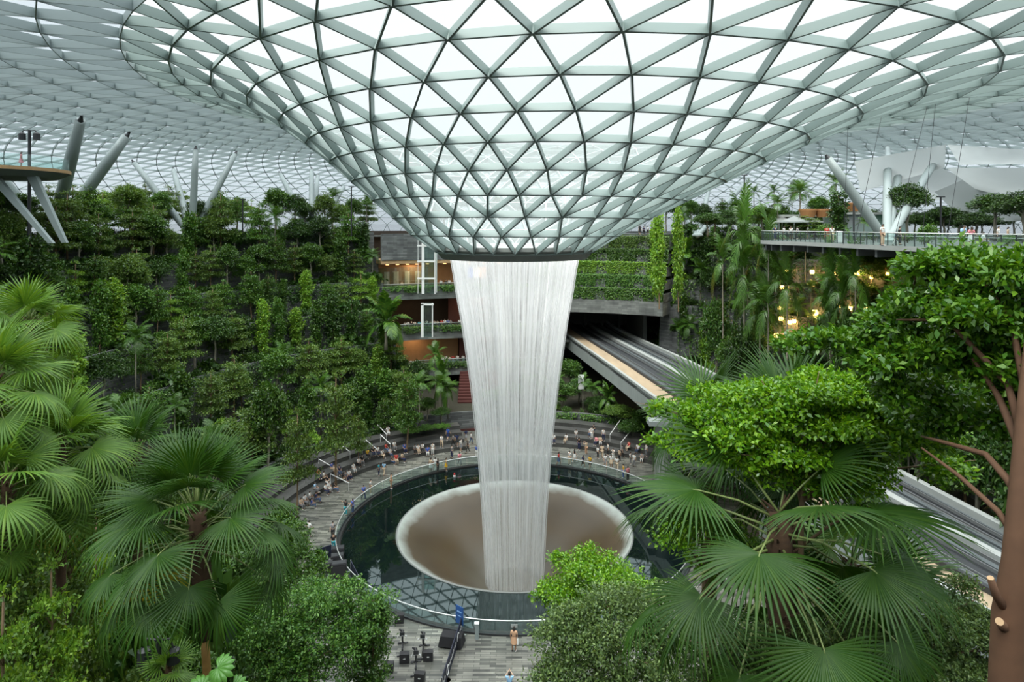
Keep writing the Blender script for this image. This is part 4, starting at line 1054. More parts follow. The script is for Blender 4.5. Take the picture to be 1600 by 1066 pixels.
tag(t1, 'tall glossy-leaved tree at right edge with reddish trunk and two sawn-off stubs', 'tree')

fg('broad_canopy_tree', 'bright green flat-crowned tree spreading above the big fan palm at right', 'tree',
   [(1130, 628, 11.8, 60, 20), (1200, 612, 11.4, 66, 18), (1275, 606, 11.2, 70, 18), (1345, 618, 11, 66, 22), (1410, 640, 10.8, 56, 22), (1095, 660, 11.6, 50, 20), (1060, 690, 11.5, 34, 14), (1160, 665, 11.2, 70, 26), (1240, 655, 11, 76, 30), (1330, 665, 10.8, 76, 30),
    (1410, 690, 10.6, 56, 26), (1110, 705, 11.2, 46, 16), (1190, 705, 11, 60, 22), (1280, 710, 10.9, 66, 26), (1360, 725, 10.8, 56, 26), (1240, 740, 11.2, 56, 18), (1320, 760, 11, 40, 16), (1440, 690, 10.8, 50, 26), (1470, 725, 11, 36, 18), (1350, 800, 11, 18, 12), (1040, 640, 12.2, 26, 8)],
   40000, .092, .048, L_bright, (1240, 11.4), tr=.07, seed=42, tuft=8, shell=.85)
fg('small_leaved_tree', 'fine grey-green small-leaved tree at bottom centre beside the plaza', 'tree',
   [(890, 975, 19, 56, 40), (950, 950, 19, 70, 40), (1020, 955, 19, 60, 36), (900, 1030, 18.5, 70, 44), (980, 1020, 18, 80, 50), (1060, 1010, 18.5, 60, 50), (930, 1080, 18, 80, 40), (1030, 1080, 18, 80, 40)],
   42000, .092, .046, L_fine, (960, 19), seed=43, tuft=7, shell=.7)
fg('small_leaved_tree', 'bright green young tree behind the grey-green one at bottom centre', 'tree',
   [(905, 890, 23, 44, 26), (960, 905, 23, 52, 30), (870, 925, 23, 36, 26), (920, 935, 22.6, 60, 30), (1000, 925, 23, 40, 24)],
   17000, .11, .055, L_bright, (930, 23), seed=44, tuft=7, shell=.7)
fg('clipped_shrub', 'dense variegated shrub mass along the bottom right edge', 'shrub',
   [(1120 + 62 * i, 1010 + (i % 3) * 12 - (14 if i > 5 else 0), 10.5, 60, 44) for i in range(8)] + [(1130 + 70 * i, 1066, 10.2, 60, 40) for i in range(7)] + [(1500, 950, 10.8, 40, 36), (1545, 985, 10.6, 36, 40), (1250, 985, 10.8, 30, 30)],
   62000, .052, .028, L_fine, (1330, 10.6), seed=45, tuft=7, shell=.6, low=-.2)
fg('small_leaved_tree', 'bright fine-leaved tree at lower left of the pool', 'tree',
   [(450, 950, 27, 50, 30), (510, 930, 27, 56, 26), (570, 945, 27, 40, 28), (430, 1000, 26.5, 56, 36), (500, 990, 26, 66, 40), (400, 1040, 26, 50, 36), (470, 1050, 26, 60, 36), (540, 1010, 26, 44, 40)],
   30000, .12, .06, L_hedge, (490, 27), seed=46, tuft=7, shell=.7)
fg('narrow_tree', 'dense narrow dark tree beside the exercise bikes', 'tree',
   [(580, 960, 28, 30, 30), (585, 1000, 28, 32, 34), (578, 1045, 28, 34, 34), (588, 1085, 28, 30, 30)], 12000, .13, .065, L_mid, (584, 28), seed=47, shell=.7)
fg('small_leaved_tree', 'green bushy tree left of the black sound desk by the pool', 'tree',
   [(470, 880, 34, 36, 28), (435, 850, 34, 40, 26), (495, 905, 33, 28, 26), (420, 900, 33, 50, 36), (380, 870, 34, 44, 30)], 16000, .15, .07, L_mid, (440, 34), seed=48, shell=.7)
fg('bushy_shrub', 'bright green shrub between the palm stems below the big right palm', 'shrub',
   [(1190, 880, 14, 46, 26), (1250, 890, 14, 44, 24), (1160, 860, 14.5, 30, 16)], 9000, .075, .04, L_hedge, (1200, 14.2), seed=49, shell=.7)
fg('layered_tree', 'small light green tree with flat twigs left of the big right palm', 'tree',
   [(1090, 820, 14, 50, 8), (1140, 840, 14, 50, 9), (1060, 845, 14, 36, 8), (1110, 880, 14, 44, 10)], 4000, .085, .045, L_bright, (1120, 14), seed=50, shell=.9)
# big fan palms
def palm_at(px, py, Y, th, **k):
    c = at(px, py, Y); g_ = ground(c.x, c.y); th_ = c.z - g_
    return (c.x, c.y, g_), th_
loc, th = palm_at(308, 800, 15.5, 0)
p = fan_palm('fan_palm', (loc[0] + .35, loc[1], loc[2]), th, 44, 1.75, 1.25, L_fan, 61, tr=.17, e0=84, e1=-14, lean=(-.35, 0), base_bark=M_orangebark, nseg=40, droop=.34, dead=1)
tag(p, 'large dark fan palm in the left foreground with fibrous brown trunk', 'palm')
loc, th = palm_at(1218, 800, 10.5, 0)
p = fan_palm('fan_palm', loc, th, 28, 1.95, 1.32, L_fan, 62, tr=.19, e0=50, e1=-45, nseg=44, droop=.42)
tag(p, 'large dark fan palm in the right foreground below the flat-crowned tree', 'palm')
loc, th = palm_at(95, 690, 20, 0)
p = fan_palm('fan_palm', loc, th, 36, 1.3, 1.5, L_fanlight, 63, tr=.14, nseg=34, droop=.45, dead=1)
tag(p, 'pale green fan palm at left edge behind the dark palm, middle of three', 'palm')
loc, th = palm_at(-10, 590, 18, 0)
p = fan_palm('fan_palm', loc, th, 30, 1.2, 1.35, L_fanlight, 64, tr=.13, nseg=34)
tag(p, 'fan palm cut by the left picture edge, leaves above the pale palm', 'palm')
loc, th = palm_at(45, 500, 24, 0)
p = fan_palm('fan_palm', loc, th, 28, 1.2, 1.3, L_fanlight, 65, tr=.17, nseg=32)
tag(p, 'topmost fan palm at left edge in front of the stone terraces', 'palm')
loc, th = palm_at(215, 700, 23, 0)
p = fan_palm('fan_palm', loc, th, 24, 1.1, 1.3, L_fan, 66, tr=.17, nseg=32)
tag(p, 'fan palm peeping out between the dark and pale palms at left', 'palm')
loc, th = palm_at(10, 740, 17, 0)
p = fan_palm('fan_palm', loc, th, 20, 1.0, 1.2, L_fanlight, 72, tr=.11, nseg=30)
tag(p, 'lowest fan palm at left edge below the pale one', 'palm')
loc, th = palm_at(1235, 660, 13.5, 0)
p = fan_palm('fan_palm', loc, th, 22, 1.15, 1.35, L_fan, 67, tr=.16, e0=80, e1=10, nseg=34, droop=.25)
tag(p, 'upright fan palm showing above the flat-crowned tree at right', 'palm')
loc, th = palm_at(1110, 640, 15.5, 0)
p = fan_palm('fan_palm', loc, th, 14, .9, 1.2, L_fan, 68, tr=.14, e0=70, e1=-20, nseg=30, droop=.3)
tag(p, 'fan palm left of the flat-crowned tree, beside the guideway', 'palm')
loc, th = palm_at(1330, 880, 14, 0)
p = fan_palm('fan_palm', loc, th, 20, 1.0, 1.15, L_fanlight, 69, tr=.12, nseg=32, dead=2)
tag(p, 'light green fan palm with browned leaves beside the guideway', 'palm')
loc, th = palm_at(1400, 930, 12.5, 0)
p = fan_palm('fan_palm', loc, th, 18, 1.1, 1.2, L_fan, 70, tr=.12, nseg=34)
tag(p, 'dark fan palm at right with leaves drooping over the guideway', 'palm')
loc, th = palm_at(262, 1035, 17, 0)
p = fan_palm('fan_palm', loc, th, 14, .35, .62, L_fanlight, 71, tr=.08, nseg=22, e0=80, e1=5, droop=.2)
tag(p, 'small upright fan palm beside the lamp post at bottom left', 'palm')
# lower left thicket
for key, px, py, Y, s_ in (('broad_mid', 618, 575, 94, .7), ('broad_dark', 650, 560, 98, .8), ('broad_mid', 668, 620, 92, .6), ('layer_mid', 640, 640, 88, .7), ('palm', 700, 600, 93, .8), ('broad_dark', 610, 540, 101, 1), ('palm', 655, 590, 90, .9), ('broad_dark', 690, 640, 91, .55), ('col_mid', 600, 560, 96, 1), ('bush_mid', 690, 672, 89, 1.2), ('bush_dark', 665, 675, 88, 1.3), ('bush_mid', 640, 680, 87, 1.3)):
    put_top(key, px, py, Y, s_, 'below the shop galleries', zb=2.2)
for i in range(34):
    px = 1105 + i * 15.5 + RN.uniform(-5, 5); Y = RN.uniform(94, 112); p = at(px, RN.uniform(322, 340), Y); key = RN.choice(['broad_dark', 'broad_dark', 'broad_mid']); h = min(p.z - DZ, roof_z(p.x, p.y) - DZ - 1)
    if h > 2 and p.x < 76: put(key, p.x, p.y, DZ, h / PROTO[key][1], 'along the back of the upper deck', sxy=.9)
for i in range(22):
    j = 4 + i * 3 % (len(EP) - 14); x, y = EP[j]; put(RN.choice(['bush_mid', 'bush_dark', 'fern']), x + RN.uniform(4, 12), y + RN.uniform(-2, 3), DZ, RN.uniform(.5, .75), 'in planters on the right deck')
for key, px, py, Y, s_ in (('layer_olive', 25, 318, 78, 1.1), ('broad_dark', 60, 330, 80, 1), ('layer_olive', 105, 300, 77, 1.1), ('broad_mid', 150, 318, 84, 1), ('layer_mid', 195, 322, 86, 1.1), ('layer_olive', 240, 318, 88, 1.1), ('layer_olive', 345, 300, 96, 1), ('layer_mid', 405, 318, 98, .9), ('palm', 430, 330, 100, .9), ('broad_mid', -10, 325, 74, 1)):
    put_top(key, px, py, Y, s_, 'along the top left terrace edge')
W_ = 'in the lower left thicket'
for key, px, py, Y, s_ in (('layer_olive', 20, 850, 17, .55), ('layer_lime', 80, 885, 17, .42), ('layer_lime', 5, 930, 15, .4), ('broad_olive', 45, 900, 18, .4), ('broad_olive', 30, 850, 22, .6), ('layer_lime', 150, 800, 30, .6), ('layer_lime', 60, 900, 20, .45), ('layer_olive', 230, 870, 34, .6), ('broad_mid', -40, 860, 20, .7), ('layer_olive', 110, 800, 22, .6), ('layer_olive', 30, 880, 19, .5), ('layer_lime', 30, 960, 18, .4), ('layer_olive', 60, 800, 24, .6), ('layer_lime', 15, 830, 24, .5),
    ('layer_lime', 30, 640, 30, .9), ('layer_lime', 110, 880, 24, .75), ('layer_lime', 40, 800, 27, .8), ('layer_olive', 60, 950, 26, .7), ('broad_mid', 180, 790, 34, .9), ('broad_olive', 250, 880, 30, .8),
    ('broad_olive', 60, 850, 34, 1), ('broad_mid', 370, 800, 36, .8), ('broad_dark', 330, 900, 31, .8), ('bush_mid', 230, 950, 22, 1.2), ('broad_mid', 400, 830, 40, .8), ('broad_olive', 385, 960, 28, .6),
    ('layer_olive', 160, 720, 38, .9), ('broad_dark', -30, 760, 30, 1), ('broad_mid', 300, 1010, 21, .45), ('broad_olive', 230, 1015, 19.5, .5), ('broad_mid', 440, 780, 46, .7), ('broad_dark', 440, 960, 32, .6),
    ('broad_dark', 330, 760, 40, .9), ('broad_dark', 120, 860, 31, .8), ('broad_mid', 10, 900, 27, .7), ('broad_dark', 350, 1000, 24, .5), ('bigleaf', 320, 930, 27, 1.3), ('bigleaf', 285, 905, 28, 1.3)):
    put_top(key, px, py, Y, s_, W_)
# trees along the left edge of the plaza, trunks rising from the steps
W_ = 'on the seating steps at left'
for key, px, py, Y, s_ in (('layer_olive', 525, 585, 74, 1.15), ('layer_olive', 465, 640, 66, .8), ('layer_mid', 637, 585, 84, 1.05), ('broad_mid', 420, 590, 72, 1.0), ('layer_olive', 560, 650, 80, .6), ('layer_mid', 600, 620, 88, .6)):
    put_top(key, px, py, Y, s_, W_)
put_top('tree_fern', 603, 480, 96, 1.35, 'among the trees left of the waterfall', zb=11.5)
for key, px, py, Y, s_ in (('palm', 688, 590, 92, 1.0), ('palm', 680, 545, 98, .8), ('tree_fern', 690, 575, 96, .6)): put_top(key, px, py, Y, s_, 'beside the left edge of the waterfall', zb=2.2)
W_ = 'in the thicket behind the guideway'
for key, px, py, Y, s_ in (('palm_tall', 1019, 385, 90, 1.1), ('palm', 1065, 460, 80, 1.2), ('palm_tall', 1050, 440, 84, 1.0), ('palm', 1120, 450, 78, 1.1), ('palm_tall', 1180, 420, 74, 1.1), ('palm', 1150, 330, 84, 1.2), ('palm_tall', 1175, 355, 78, 1.1),
    ('col_lime', 1030, 335, 98, 1.1), ('col_lime', 1060, 330, 95, .9), ('col_lime', 1025, 345, 102, .9), ('broad_dark', 1010, 460, 92, 1.0), ('broad_dark', 1035, 500, 84, 1.0), ('broad_mid', 1000, 520, 88, .9), ('palm', 1200, 480, 66, .9), ('palm', 1100, 390, 84, 1.1),
    ('palm', 1230, 440, 66, .8), ('palm', 1280, 430, 64, .8), ('palm_tall', 1330, 400, 62, .9), ('palm_tall', 1300, 405, 66, .8), ('broad_dark', 1180, 470, 62, 1), ('broad_dark', 1260, 500, 56, 1.1), ('broad_dark', 1340, 500, 54, 1), ('palm', 1380, 470, 55, .9),
    ('broad_dark', 1460, 640, 44, 1.1), ('broad_mid', 1520, 690, 41, .9), ('broad_dark', 1590, 700, 40, 1), ('col_dark', 1540, 720, 41, .9), ('bigleaf', 1480, 735, 42, 1.6), ('bigleaf', 1585, 790, 39, 1.5), ('broad_dark', 1400, 620, 48, 1.1), ('broad_dark', 1340, 580, 54, 1), ('tree_fern', 1250, 560, 58, .8)):
    p = at(px, py, Y); l, r = gl(Y); x = max(p.x, r + 2.5); z = ground(x, Y); pr, h, rt = PROTO[key]
    if key == 'col_lime': x = p.x; z = 17.3 if Y < 100 else 19.6
    put(key, x, Y, z, max(.3, (p.z - z) / h), W_, sxy=s_)
W_ = 'under the left side of the guideway'
for key, px, py, Y, s_ in (('broad_dark', 905, 590, 100, 1), ('broad_dark', 935, 620, 96, .9), ('broad_mid', 890, 560, 106, 1), ('palm', 925, 600, 98, .8), ('broad_olive', 965, 640, 92, .9), ('tree_fern', 950, 610, 94, .6), ('broad_dark', 990, 655, 88, .8),
    ('broad_mid', 880, 600, 98, 1), ('broad_dark', 860, 590, 104, 1), ('palm', 830, 590, 104, 1), ('broad_dark', 800, 600, 104, 1), ('broad_mid', 770, 610, 100, 1), ('bush_mid', 960, 680, 90, 1.1), ('bush_dark', 930, 680, 92, 1.1), ('bush_mid', 900, 680, 93, 1.1), ('broad_mid', 1000, 640, 90, .7)):
    put_top(key, px, py, Y, s_, W_)
W_ = 'on the right upper deck'
for key, px, py, Y, s_ in (('palm', 1250, 290, 88, .9), ('palm', 1306, 275, 84, .7), ('col_dark', 1310, 305, 82, .9), ('broad_dark', 1418, 283, 78, 1.0), ('broad_dark', 1475, 320, 84, .9), ('broad_dark', 1555, 300, 72, 1.15), ('broad_dark', 1600, 296, 66, 1.1), ('broad_dark', 1525, 330, 80, 1),
    ('palm', 1215, 310, 90, .9), ('broad_mid', 1240, 340, 86, .5), ('broad_mid', 1190, 320, 92, 1), ('broad_dark', 1440, 335, 84, .8), ('layer_olive', 1258, 338, 84, 1.0), ('broad_dark', 1500, 328, 92, 1), ('bush_mid', 1450, 352, 62, .9), ('palm', 1350, 345, 74, .5), ('bush_mid', 1290, 352, 70, .8)):
    p = at(px, py, Y); pr, h, rt = PROTO[key]; put(key, p.x, p.y, DZ, max(.3, (p.z - DZ) / h), W_, sxy=s_)
# monstera leaves at bottom left
mo = empty('large_leaved_climber', at(345, 1066, 13)); tag(mo, 'climber with huge pale green split leaves beside the dark palm trunk', 'climber')
mo.location.z = at(345, 1066, 13).z - 1.3
m = MB(); m.tube([(0, 0, -1.0), (.05, 0, .5), (-.05, 0, 1.5)], [.04, .03, .02], 6); m.build('stem', L_petiole, mo)
for i, (dx, dz, s_, a) in enumerate(((.05, 1.75, .36, .2), (.35, 1.35, .34, -.7), (-.25, 1.35, .33, 2.7), (.15, 1.05, .36, -1.2), (.55, 1.0, .3, -.3), (-.05, .7, .33, -2.0))):
    V, Q = fan_blade(s_, 13, R(300), 300 + i, .35, .8); ca, sa = math.cos(a), math.sin(a)
    ax_ = np.array([ca * .8, -.35, sa * .6 - .2]); ax_ /= np.linalg.norm(ax_); nn_ = np.array([0, -.75, .66]); nn_ -= ax_ * nn_.dot(ax_); nn_ /= np.linalg.norm(nn_); sd_ = np.cross(nn_, ax_)
    quads_obj('leaf', V @ np.array([ax_, sd_, nn_]) + np.array([dx, -.25, dz]), Q, mat('pale_monstera_leaf', (.10, .26, .045), rough=.35, transl=.25), mo)
# ================================================================== PEOPLE
M_skin = mat('skin', (.5, .3, .2), .55, useobj=True); M_top = mat('cloth_top', (.5, .5, .5), .85, useobj=True); M_bot = mat('cloth_bottom', (.5, .5, .5), .85, useobj=True)
M_hair = mat('dark_hair', (.015, .012, .01), .6); M_eye = mat('eye_dark', (.02, .015, .012), .4); M_shoe = mat('shoe', (.3, .3, .3), .6, useobj=True)
def skin_mesh(chains, root=0, sub=1):
    """chains: list of lists of (point, rx, ry); points closer than 1 mm are one joint; grown with a Skin modifier"""
    V = []; Rr = []; E = []
    def idx(p, rx, ry):
        for i, q in enumerate(V):
            if (Vector(p) - q).length < .001: return i
        V.append(Vector(p)); Rr.append((rx, ry)); return len(V) - 1
    for c in chains:
        ids = [idx(*x) for x in c]
        for a, b in zip(ids, ids[1:]):
            if (a, b) not in E: E.append((a, b))
    me = bpy.data.meshes.new('t'); me.from_pydata(V, E, []); o = bpy.data.objects.new('t', me); COL.objects.link(o)
    o.modifiers.new('Skin', 'SKIN').use_smooth_shade = True; s_ = o.modifiers.new('Sub', 'SUBSURF'); s_.levels = sub
    for i, r in enumerate(Rr):
        me.skin_vertices[0].data[i].radius = r; me.skin_vertices[0].data[i].use_root = (i == root)
    dg = bpy.context.evaluated_depsgraph_get(); dg.update(); ev = o.evaluated_get(dg); out_ = bpy.data.meshes.new_from_object(ev)
    bpy.data.objects.remove(o); bpy.data.meshes.remove(me); return out_
def add_mesh(mb, me):
    mb.add([v.co.copy() for v in me.vertices], [tuple(p.vertices) for p in me.polygons]); bpy.data.meshes.remove(me)
def human(key, pose, female=False):
    V = Vector; root = empty('person', (0, 0, -300)); sit = pose == 'sit'; z0 = -.45 if sit else 0
    pel = V((0, .0, .94 + z0)); wa = V((0, 0, 1.10 + z0)); ch = V((0, -.0, 1.28 + z0)); nk = V((0, .01, 1.43 + z0)); hb = V((0, -.005, 1.50 + z0)); hm = V((0, -.02, 1.585 + z0)); ht = V((0, -.01, 1.655 + z0))
    if pose == 'lean': 
        for v, d in ((ch, -.06), (nk, -.1), (hb, -.13), (hm, -.16), (ht, -.15)): v.y += d
    hip = .095; legs = []; 
    for s_ in (-1, 1):
        H_ = V((s_ * hip, 0, .88 + z0))
        if sit: K_ = V((s_ * .12, -.42, .47)); A_ = V((s_ * .12, -.40, .09))
        elif pose == 'walk': K_ = V((s_ * .1, -.16 * s_ - .04, .48)); A_ = V((s_ * .1, -.26 * s_ + .05, .09))
        else: K_ = V((s_ * .11, -.02, .48)); A_ = V((s_ * .12, .01, .085))
        T_ = A_ + V((s_ * .015, -.15, -.05)); legs.append((H_, K_, A_, T_))
    arms = []
    for s_ in (-1, 1):
        S_ = V((s_ * .175, ch.y, 1.375 + z0))
        if pose == 'photo': E_ = S_ + V((s_ * .10, -.22, -.12)); W_2 = V((s_ * .06, S_.y - .36, 1.52 + z0))
        elif pose == 'lean': E_ = S_ + V((s_ * .06, -.05, -.27)); W_2 = E_ + V((-s_ * .02, -.24, -.05))
        elif sit: E_ = S_ + V((s_ * .05, -.08, -.26)); W_2 = V((s_ * .11, -.33, .60))
        elif pose == 'spread': E_ = S_ + V((s_ * .27, -.02, -.04)); W_2 = E_ + V((s_ * .25, -.04, .03))
        elif pose == 'walk': E_ = S_ + V((s_ * .05, .10 * s_, -.27)); W_2 = E_ + V((0, -.06 + .10 * s_, -.23))
        else: E_ = S_ + V((s_ * .06, .03, -.27)); W_2 = E_ + V((s_ * .01, -.05, -.24))
        arms.append((S_, E_, W_2))
    ch_list = [[(pel, .15, .105), (wa, .125, .09), (ch, .15, .10), (nk, .055, .055), (hb, .06, .065), (hm, .078, .092), (ht, .062, .075)]]
    for S_, E_, W_2 in arms: 
        hd = (W_2 - E_).normalized(); ch_list.append([(ch, .15, .10), (S_, .06, .06), (E_, .042, .042), (W_2, .027, .027), (W_2 + hd * .075, .036, .018)])
    for H_, K_, A_, T_ in legs: ch_list.append([(pel, .15, .105), (H_, .085, .088), (K_, .058, .06), (A_, .038, .042), (T_, .04, .025)])
    mb = MB(); mb.smooth = True; add_mesh(mb, skin_mesh(ch_list))
    for k, (S_, E_, W_2) in enumerate(arms):      # five fingers each, rooted inside the palm
        s_ = (-1, 1)[k]; hd = (W_2 - E_).normalized(); acr = V((0, 1, 0)) - hd * hd.y
        acr = (V((0, 1, 0)) - hd * hd.y).normalized() if abs(hd.y) < .9 else V((1, 0, 0)); cu = hd.cross(acr).normalized() * (-s_) * -1
        for q, ln in zip((-.026, -.009, .009, .025), (.062, .074, .07, .054)):
            b0 = W_2 + hd * .07 + acr * q; b1 = b0 + hd * ln * .55 - cu * .006; b2 = b1 + hd * ln * .42 - cu * .018; mb.tube([b0, b1, b2], [.0088, .008, .006], 5)
        b0 = W_2 + hd * .03 - acr * .022; b1 = b0 - acr * .028 + hd * .022; mb.tube([b0, b1, b1 + hd * .026 - acr * .006], [.011, .009, .007], 5)
    mb.tube([hm + V((0, -.085, .012)), hm + V((0, -.112, -.018)), hm + V((0, -.088, -.028))], [.006, .013, .008], 6)   # nose
    for s_ in (-1, 1): mb.tube([hm + V((s_ * .076, .0, .02)), hm + V((s_ * .092, .006, .0)), hm + V((s_ * .078, 0, -.025))], [.008, .012, .007], 5)
    mb.build('body', M_skin, root)
    m = MB()
    for s_ in (-1, 1): m.lathe([(.0001, .006), (.011, .003), (.011, -.003), (.0001, -.006)], 8, hm + V((s_ * .03, -.088, .012)))
    m.tube([hm + V((-.024, -.088, -.045)), hm + V((0, -.094, -.046)), hm + V((.024, -.088, -.045))], .005, 5); m.build('face', M_eye, root)
    # hair
    m = MB(); m.smooth = True; vs = []; n1, n2 = 7, 14; lowb = -.16 if female else -.045
    for i in range(n1):
        t = i / (n1 - 1)
        for j in range(n2):
            a = 2 * PI * j / n2; front = max(0, -math.sin(a)); z = .10 * math.cos(t * PI * .5) + (lowb * (1 - front) + .035 * front) * t; rr = math.sin(t * PI * .5) ** .6
            vs.append(hm + V((.088 * rr * math.cos(a), .105 * rr * math.sin(a) + .008, z)))
    m.add(vs, [(i * n2 + j, i * n2 + (j + 1) % n2, (i + 1) * n2 + (j + 1) % n2, (i + 1) * n2 + j) for i in range(n1 - 1) for j in range(n2)]); m.build('hair', M_hair, root)
    # clothes
    c2 = [[(pel + V((0, 0, .0)), .168, .122), (wa, .145, .108), (ch, .168, .118), (nk + V((0, 0, -.03)), .075, .072)]]
    for S_, E_, W_2 in arms: c2.append([(ch, .168, .118), (S_, .078, .078), (S_.lerp(E_, .72), .062, .062)])
    mb = MB(); mb.smooth = True; add_mesh(mb, skin_mesh(c2)); mb.build('shirt', M_top, root)
    mb = MB(); mb.smooth = True
    if female and not sit:
        vs = []; 
        for i, (z, rx, ry) in enumerate(((1.03, .15, .11), (.92, .175, .135), (.75, .20, .17), (.56, .225, .20))):
            for j in range(16): a = 2 * PI * j / 16; f = 1 + (.05 * math.cos(a * 4) if i > 1 else 0); vs.append(V((rx * math.cos(a) * f, ry * math.sin(a) * f, z)))
        mb.add(vs, [(i * 16 + j, i * 16 + (j + 1) % 16, (i + 1) * 16 + (j + 1) % 16, (i + 1) * 16 + j) for i in range(3) for j in range(16)]); mb.build('skirt', M_bot, root)
    else:
        c3 = []
        for H_, K_, A_, T_ in legs: c3.append([(pel + V((0, 0, .03)), .16, .118), (H_, .102, .105), (K_, .075, .078), (K_.lerp(A_, .85), .058, .06)])
        add_mesh(mb, skin_mesh(c3)); mb.build('trousers', M_bot, root)
    for H_, K_, A_, T_ in legs:
        m = MB(); m.smooth = True; m.tube([A_ + V((0, .05, -.05)), A_ + V((0, 0, -.035)), T_ + V((0, .03, .0)), T_ + V((0, -.035, -.01))], [.034, .048, .044, .022], 8); m.build('shoe', M_shoe, root)
    PEOPLE[key] = freeze(root)
PEOPLE = {}
for key, pose, fem in (('stand', 'stand', 0), ('stand_f', 'stand', 1), ('walk', 'walk', 0), ('walk_f', 'walk', 1), ('photo', 'photo', 0), ('photo_f', 'photo', 1), ('lean', 'lean', 0), ('lean_f', 'lean', 1), ('sit', 'sit', 0), ('sit_f', 'sit', 1), ('spread', 'spread', 0)): human(key, pose, fem)
CC = {'white': (.75, .75, .73), 'black': (.02, .02, .022), 'grey': (.25, .25, .26), 'red': (.5, .03, .03), 'yellow': (.75, .45, .03), 'blue': (.05, .12, .45), 'light blue': (.3, .52, .75), 'teal': (.03, .35, .42), 'pink': (.75, .25, .3),
      'beige': (.6, .47, .33), 'navy': (.02, .03, .09), 'green': (.08, .25, .1), 'denim': (.08, .13, .24), 'tan': (.55, .33, .2)}
PR = random.Random(9)
def person(key, x, y, z, face, top, bot, desc=None, where='', group=None, sc=None, label=None):
    o = copy_tree(PEOPLE[key], (x, y, z), face, sc or PR.uniform(.93, 1.06)); sk = PR.choice([(.55, .34, .23), (.42, .25, .16), (.62, .42, .3), (.3, .17, .1)])
    for c in PCH(o):
        n = c.name.split('.')[0]; col = {'body': sk, 'shirt': CC[top], 'skirt': CC[bot], 'trousers': CC[bot], 'shoe': PR.choice([(.7, .7, .7), (.03, .03, .03)])}.get(n)
        if col: c.color = (*col, 1)
    if label: tag(o, label, 'person')
    else:
        act = {'sit': 'seated', 'photo': 'taking a photo', 'lean': 'leaning', 'walk': 'walking', 'stand': 'standing', 'spread': 'with arms spread'}[key.split('_')[0]]
        row(o, 'person in %s and %s %s %s' % (top, bot, act, where), 'person', group or 'people ' + where)
    return o
LASTC = {}
def PCH(o): return LASTC[o.name]
_ct = copy_tree
def copy_tree(root, loc, rz=0.0, sc=1.0):
    r = root.copy(); COL.objects.link(r); r.location = loc; r.rotation_euler = (0, 0, rz); r.scale = (sc, sc, sc) if not hasattr(sc, '__len__') else sc; L_ = []
    for c, gs in KIDS[root.name]:
        d = c.copy(); COL.objects.link(d); d.parent = r; L_.append(d)
        for g, _ in gs: h = g.copy(); COL.objects.link(h); h.parent = d
    LASTC[r.name] = L_; return r
def stepz(x, y):
    a = math.degrees(math.atan2(y - AY, x - AX)) % 360; r = math.hypot(x - AX, y - AY)
    if 106 <= a <= 190 and r > 23: return min(4, int((r - 23) / 1.45) + 1) * .48
    if 32 <= a <= 86 and r > 24: return min(4, int((r - 24) / 1.5) + 1) * .48
    return 0.0
def onground(px, py):
    z = 0
    for _ in range(12):
        Y = F * (H - z) / (py - HZ); p = at(px, py, Y); z = .5 * z + .5 * stepz(p.x, p.y)
    z = stepz(p.x, p.y); return p.x, p.y, z
TOPS = ['white', 'white', 'black', 'grey', 'blue', 'beige', 'teal', 'red', 'navy', 'white']; BOTS = ['black', 'denim', 'grey', 'white', 'navy', 'beige']
def crowd(lst, keys, where, face_fn):
    for it in lst:
        px, py = it[:2]; x, y, z = onground(px, py); top = it[2] if len(it) > 2 else PR.choice(TOPS); bot = it[3] if len(it) > 3 else PR.choice(BOTS)
        person(PR.choice(keys), x, y, z, face_fn(x, y), top, bot, where=where)
def inward(x, y): return math.atan2(AY - y, AX - x) + PI / 2 + PR.uniform(-.5, .5)
def anyway(x, y): return PR.uniform(0, 6.28)
crowd([(497, 748), (506, 752, 'white'), (514, 768, 'white', 'white'), (522, 770, 'black'), (509, 772, 'white'), (530, 742), (536, 748, 'black'), (545, 744, 'white'), (552, 738, 'white'), (540, 752), (560, 726), (566, 722, 'black'), (574, 716, 'yellow', 'black'), (583, 716, 'black'),
       (590, 712), (597, 716), (603, 709), (609, 714), (616, 707), (612, 722, 'black'), (619, 724, 'red'), (628, 722, 'beige'), (600, 676), (606, 680, 'white'), (611, 672, 'black'), (604, 668), (653, 708, 'white'), (660, 706, 'white'), (668, 712, 'blue', 'white'), (632, 706, 'blue'),
       (492, 776, 'light blue'), (484, 782, 'white'), (476, 788, 'white'), (487, 795, 'blue'), (470, 795, 'beige'), (494, 786, 'navy'), (511, 760, 'black'), (518, 742, 'blue'), (524, 745, 'beige'), (648, 712)], ['sit', 'sit', 'sit_f'], 'on left seating steps', inward)
crowd([(592, 744, 'teal', 'navy'), (600, 743, 'light blue', 'beige'), (673, 738, 'beige', 'white'), (680, 736, 'white', 'white'), (684, 738, 'black', 'black'), (697, 736, 'beige', 'yellow'), (718, 728, 'pink', 'grey'), (706, 716, 'grey', 'navy'), (720, 706, 'white', 'grey'), (708, 702, 'grey', 'black'), (714, 698, 'navy', 'black'),
       (731, 708, 'black', 'black'), (736, 694, 'white', 'denim'), (611, 764, 'tan', 'tan'), (700, 690, 'blue', 'navy'), (676, 708, 'white', 'white'), (690, 700, 'white', 'beige'), (728, 690, 'navy', 'grey'), (568, 782, 'blue', 'navy'), (579, 772, 'white', 'beige')], ['stand', 'stand_f', 'walk', 'walk_f'], 'on plaza left of pool', anyway)
crowd([(758, 700, 'white'), (775, 695, 'white'), (790, 704, 'white'), (800, 694), (815, 702, 'white'), (745, 715), (832, 700, 'grey')], ['stand', 'walk', 'stand_f'], 'behind the waterfall', anyway)
